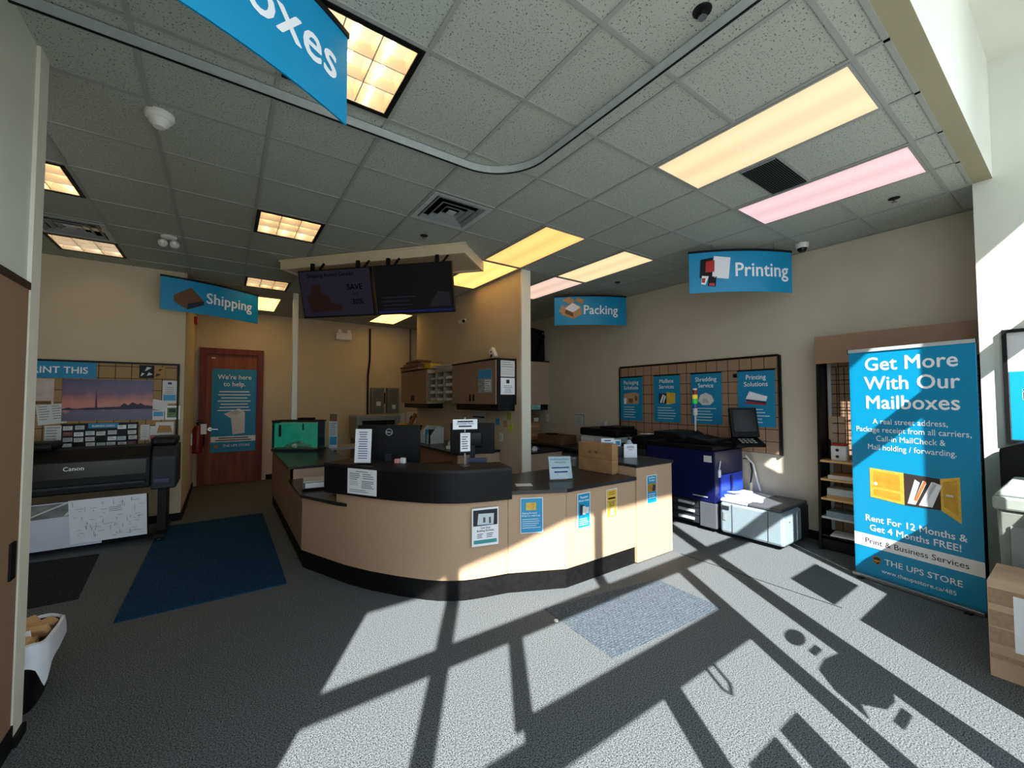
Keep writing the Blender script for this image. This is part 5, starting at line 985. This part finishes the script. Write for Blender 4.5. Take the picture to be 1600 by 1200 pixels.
def panorama():
    m = bpy.data.materials.new('sunset_print'); m.use_nodes = True; nt = m.node_tree; b = nt.nodes['Principled BSDF']; b.inputs['Roughness'].default_value = .35
    tc = nt.nodes.new('ShaderNodeTexCoord'); sp = nt.nodes.new('ShaderNodeSeparateXYZ'); n = nt.nodes.new('ShaderNodeTexNoise'); n.inputs['Scale'].default_value = 7
    ad = nt.nodes.new('ShaderNodeMath'); ad.operation = 'MULTIPLY_ADD'; ad.inputs[1].default_value = .22; r = nt.nodes.new('ShaderNodeValToRGB')
    nt.links.new(tc.outputs['Object'], sp.inputs[0]); nt.links.new(tc.outputs['Object'], n.inputs['Vector']); nt.links.new(n.outputs['Fac'], ad.inputs[0]); nt.links.new(sp.outputs[2], ad.inputs[2]); nt.links.new(ad.outputs[0], r.inputs[0])
    e = r.color_ramp.elements; e[0].position = .12; e[0].color = (*lin((64, 58, 92)), 1); e[1].position = .62; e[1].color = (*lin((50, 44, 84)), 1)
    for p, c in ((.25, (76, 68, 98)), (.27, (190, 120, 96)), (.36, (178, 100, 88)), (.46, (96, 66, 96))): q_ = e.new(p); q_.color = (*lin(c), 1)
    nt.links.new(r.outputs[0], b.inputs['Base Color']); return m
sheet('panorama_print', 'wide purple sunset skyline print pinned on the board', 'print', (-1.19, PB - .003, 1.39), 0, .84, .52, panorama(), [('skyline', pm('skyline_dark', (46, 40, 66), .6), [('p', [(-.42, .15), (-.36, .17), (-.32, .15), (-.2, .165), (-.13, .165), (-.122, .4), (-.118, .4), (-.11, .165), (.1, .175), (.14, .22), (.18, .19), (.22, .23), (.27, .2), (.3, .22), (.34, .19), (.42, .18), (.42, .14), (-.42, .135)])])], None, .01)
sheet('pinned_photo', 'large pale photo print at the left end of the pin board', 'print', (-1.8, PB, 1.58), 0, .24, .33, pm('pale_photo', (196, 180, 172), .6, noise=.15, nscale=10), [('photo_foot', CARDD, [('r', -.1, .1, .02, .06)])])
sheet('pinned_page', 'tilted white booklet page on the pin board left of the panorama', 'paper', (-1.68, PB - .004, 1.36), 0, .24, .24, OFFW, [('page_text', INKG, [('l', -.1, -.01, .22, 6, .03, .008), ('l', .01, .1, .22, 6, .03, .008)])]).rotation_euler = (0, R(-6), 0)
sheet('pinned_page', 'white list page left of the business cards', 'paper', (-1.67, PB - .002, 1.06), 0, .15, .28, OFFW, [('page_text', INKG, [('l', -.06, .06, .26, 7, .034, .01)])])
sheet('pinned_flyer', 'blue and white certificate flyer at the right edge of the pin board', 'flyer', (-.6, PB, 1.6), 0, .15, .31, OFFW, [('blue_foot', SKYB, [('r', -.065, .065, .04, .12)]), ('mark', INKB, [('r', -.02, .02, .26, .29)]), ('page_text', INKG, [('l', -.05, .05, .22, 4, .025, .006, True)])])
sheet('pinned_flyer', 'small green photo in a white border on the pin board', 'flyer', (-.56, PB, 1.38), 0, .16, .19, WHITE, [('photo', pm('photo_green', (84, 120, 66), .6, noise=.4, nscale=40), [('r', -.06, .06, .03, .165)]), ('photo_figure', CHAR, [('p', [(-.04, .1), (.03, .1), (.03, .15), (-.04, .15)], 1)])])
sheet('pinned_flyer', 'white folded flyer pinned askew beside the panorama', 'flyer', (-.73, PB - .003, 1.52), 0, .19, .13, OFFW).rotation_euler = (0, R(12), 0)
sheet('pinned_flyer', 'blue and white card below the askew flyer', 'flyer', (-.71, PB, 1.38), 0, .12, .13, OFFW, [('blue_band', SKYB, [('r', -.05, .05, .05, .11)])])
sheet('pinned_flyer', 'orange and white food flyer on the pin board above the plotter', 'flyer', (-.64, PB - .002, 1.18), 0, .19, .17, OFFW, [('picture', GOLDD, [('p', [(-.08, .03), (.08, .03), (.06, .12), (-.06, .13)])])])
sheet('pinned_flyer', 'narrow white leaflet right of the business cards', 'flyer', (-.84, PB, 1.12), 0, .09, .2, OFFW, [('page_text', INKG, [('l', -.035, .035, .18, 6, .026, .005)])])
sheet('pinned_flyer', 'red and white leaflet beside the food flyer', 'flyer', (-.75, PB, 1.1), 0, .08, .2, OFFW, [('red_foot', RED, [('r', -.035, .035, .02, .08)])])
sheet('pinned_flyer', 'purple and white strip leaflet under the food flyer', 'flyer', (-.64, PB, 1.1), 0, .26, .075, OFFW, [('purple_band', NAVY, [('r', -.12, .12, .01, .04)])])
sheet('pinned_flyer', 'black and white poster scrap near the top right of the pin board', 'flyer', (-.84, PB, 1.94), 0, .15, .17, BLACK, [('white_marks', OFFW, [('p', [(-.06, .02), (-.02, .06), (-.05, .07)]), ('p', [(-.02, .09), (.05, .14), (.0, .15)]), ('p', [(.0, .03), (.06, .05), (.02, .08)])])])
sheet('pinned_flyer', 'gold scrap pinned right of the black and white one', 'flyer', (-.71, PB, 1.94), 0, .11, .15, GOLDD, [('dark_marks', INK, [('p', [(-.04, .02), (.02, .05), (-.03, .07)]), ('p', [(-.02, .09), (.04, .12), (.0, .13)])])])
sheet('card_board', 'black board headed BUSINESS CARDS filled with cards', 'display board', (-1.255, PB, 1.03), 0, .70, .33, BLACK, [('header', TEALD, [('r', -.12, .16, .265, .325)]), (T, LETW, [('t', 'BUSINESS CARDS', .03, .02, .282, 'CENTER', .03)])], None, .008)
random.seed(11); cc = [OFFW, WHITE, OFFW, LGREY, PALEB, pm('brown_card', (120, 70, 58), .6), OFFW]
proto = None
for i in range(7):
    for j in range(4):
        if j == 0 and 2 <= i <= 4: continue
        if (i * 7 + j * 3) % 11 == 5: continue
        x = -1.555 + i * .098 + .01 * random.random(); z = 1.272 - j * .072 + .012 * random.random()
        mt = cc[(i * 3 + j * 5) % len(cc)]
        cn = {'OFFW': 'white'}.get('', '')
        o = sheet('business_card', 'small business card slotted in the black card board', 'card', (x, PB - .0075, z), 0, .082, .05, mt, [('card_text', INKG, [('l', -.03, .03, .04, 2, .016, .005)])], 'business cards on the black board', .002)

one('bottle_cap', MB().lathe([(.016, 0), (.016, .006), (.014, .007)], (0, 0, 0), 16), WPL, 'tiny white cap lying on the carpet in front of the counter', 'cap', None, (2.06, 2.36, .001))
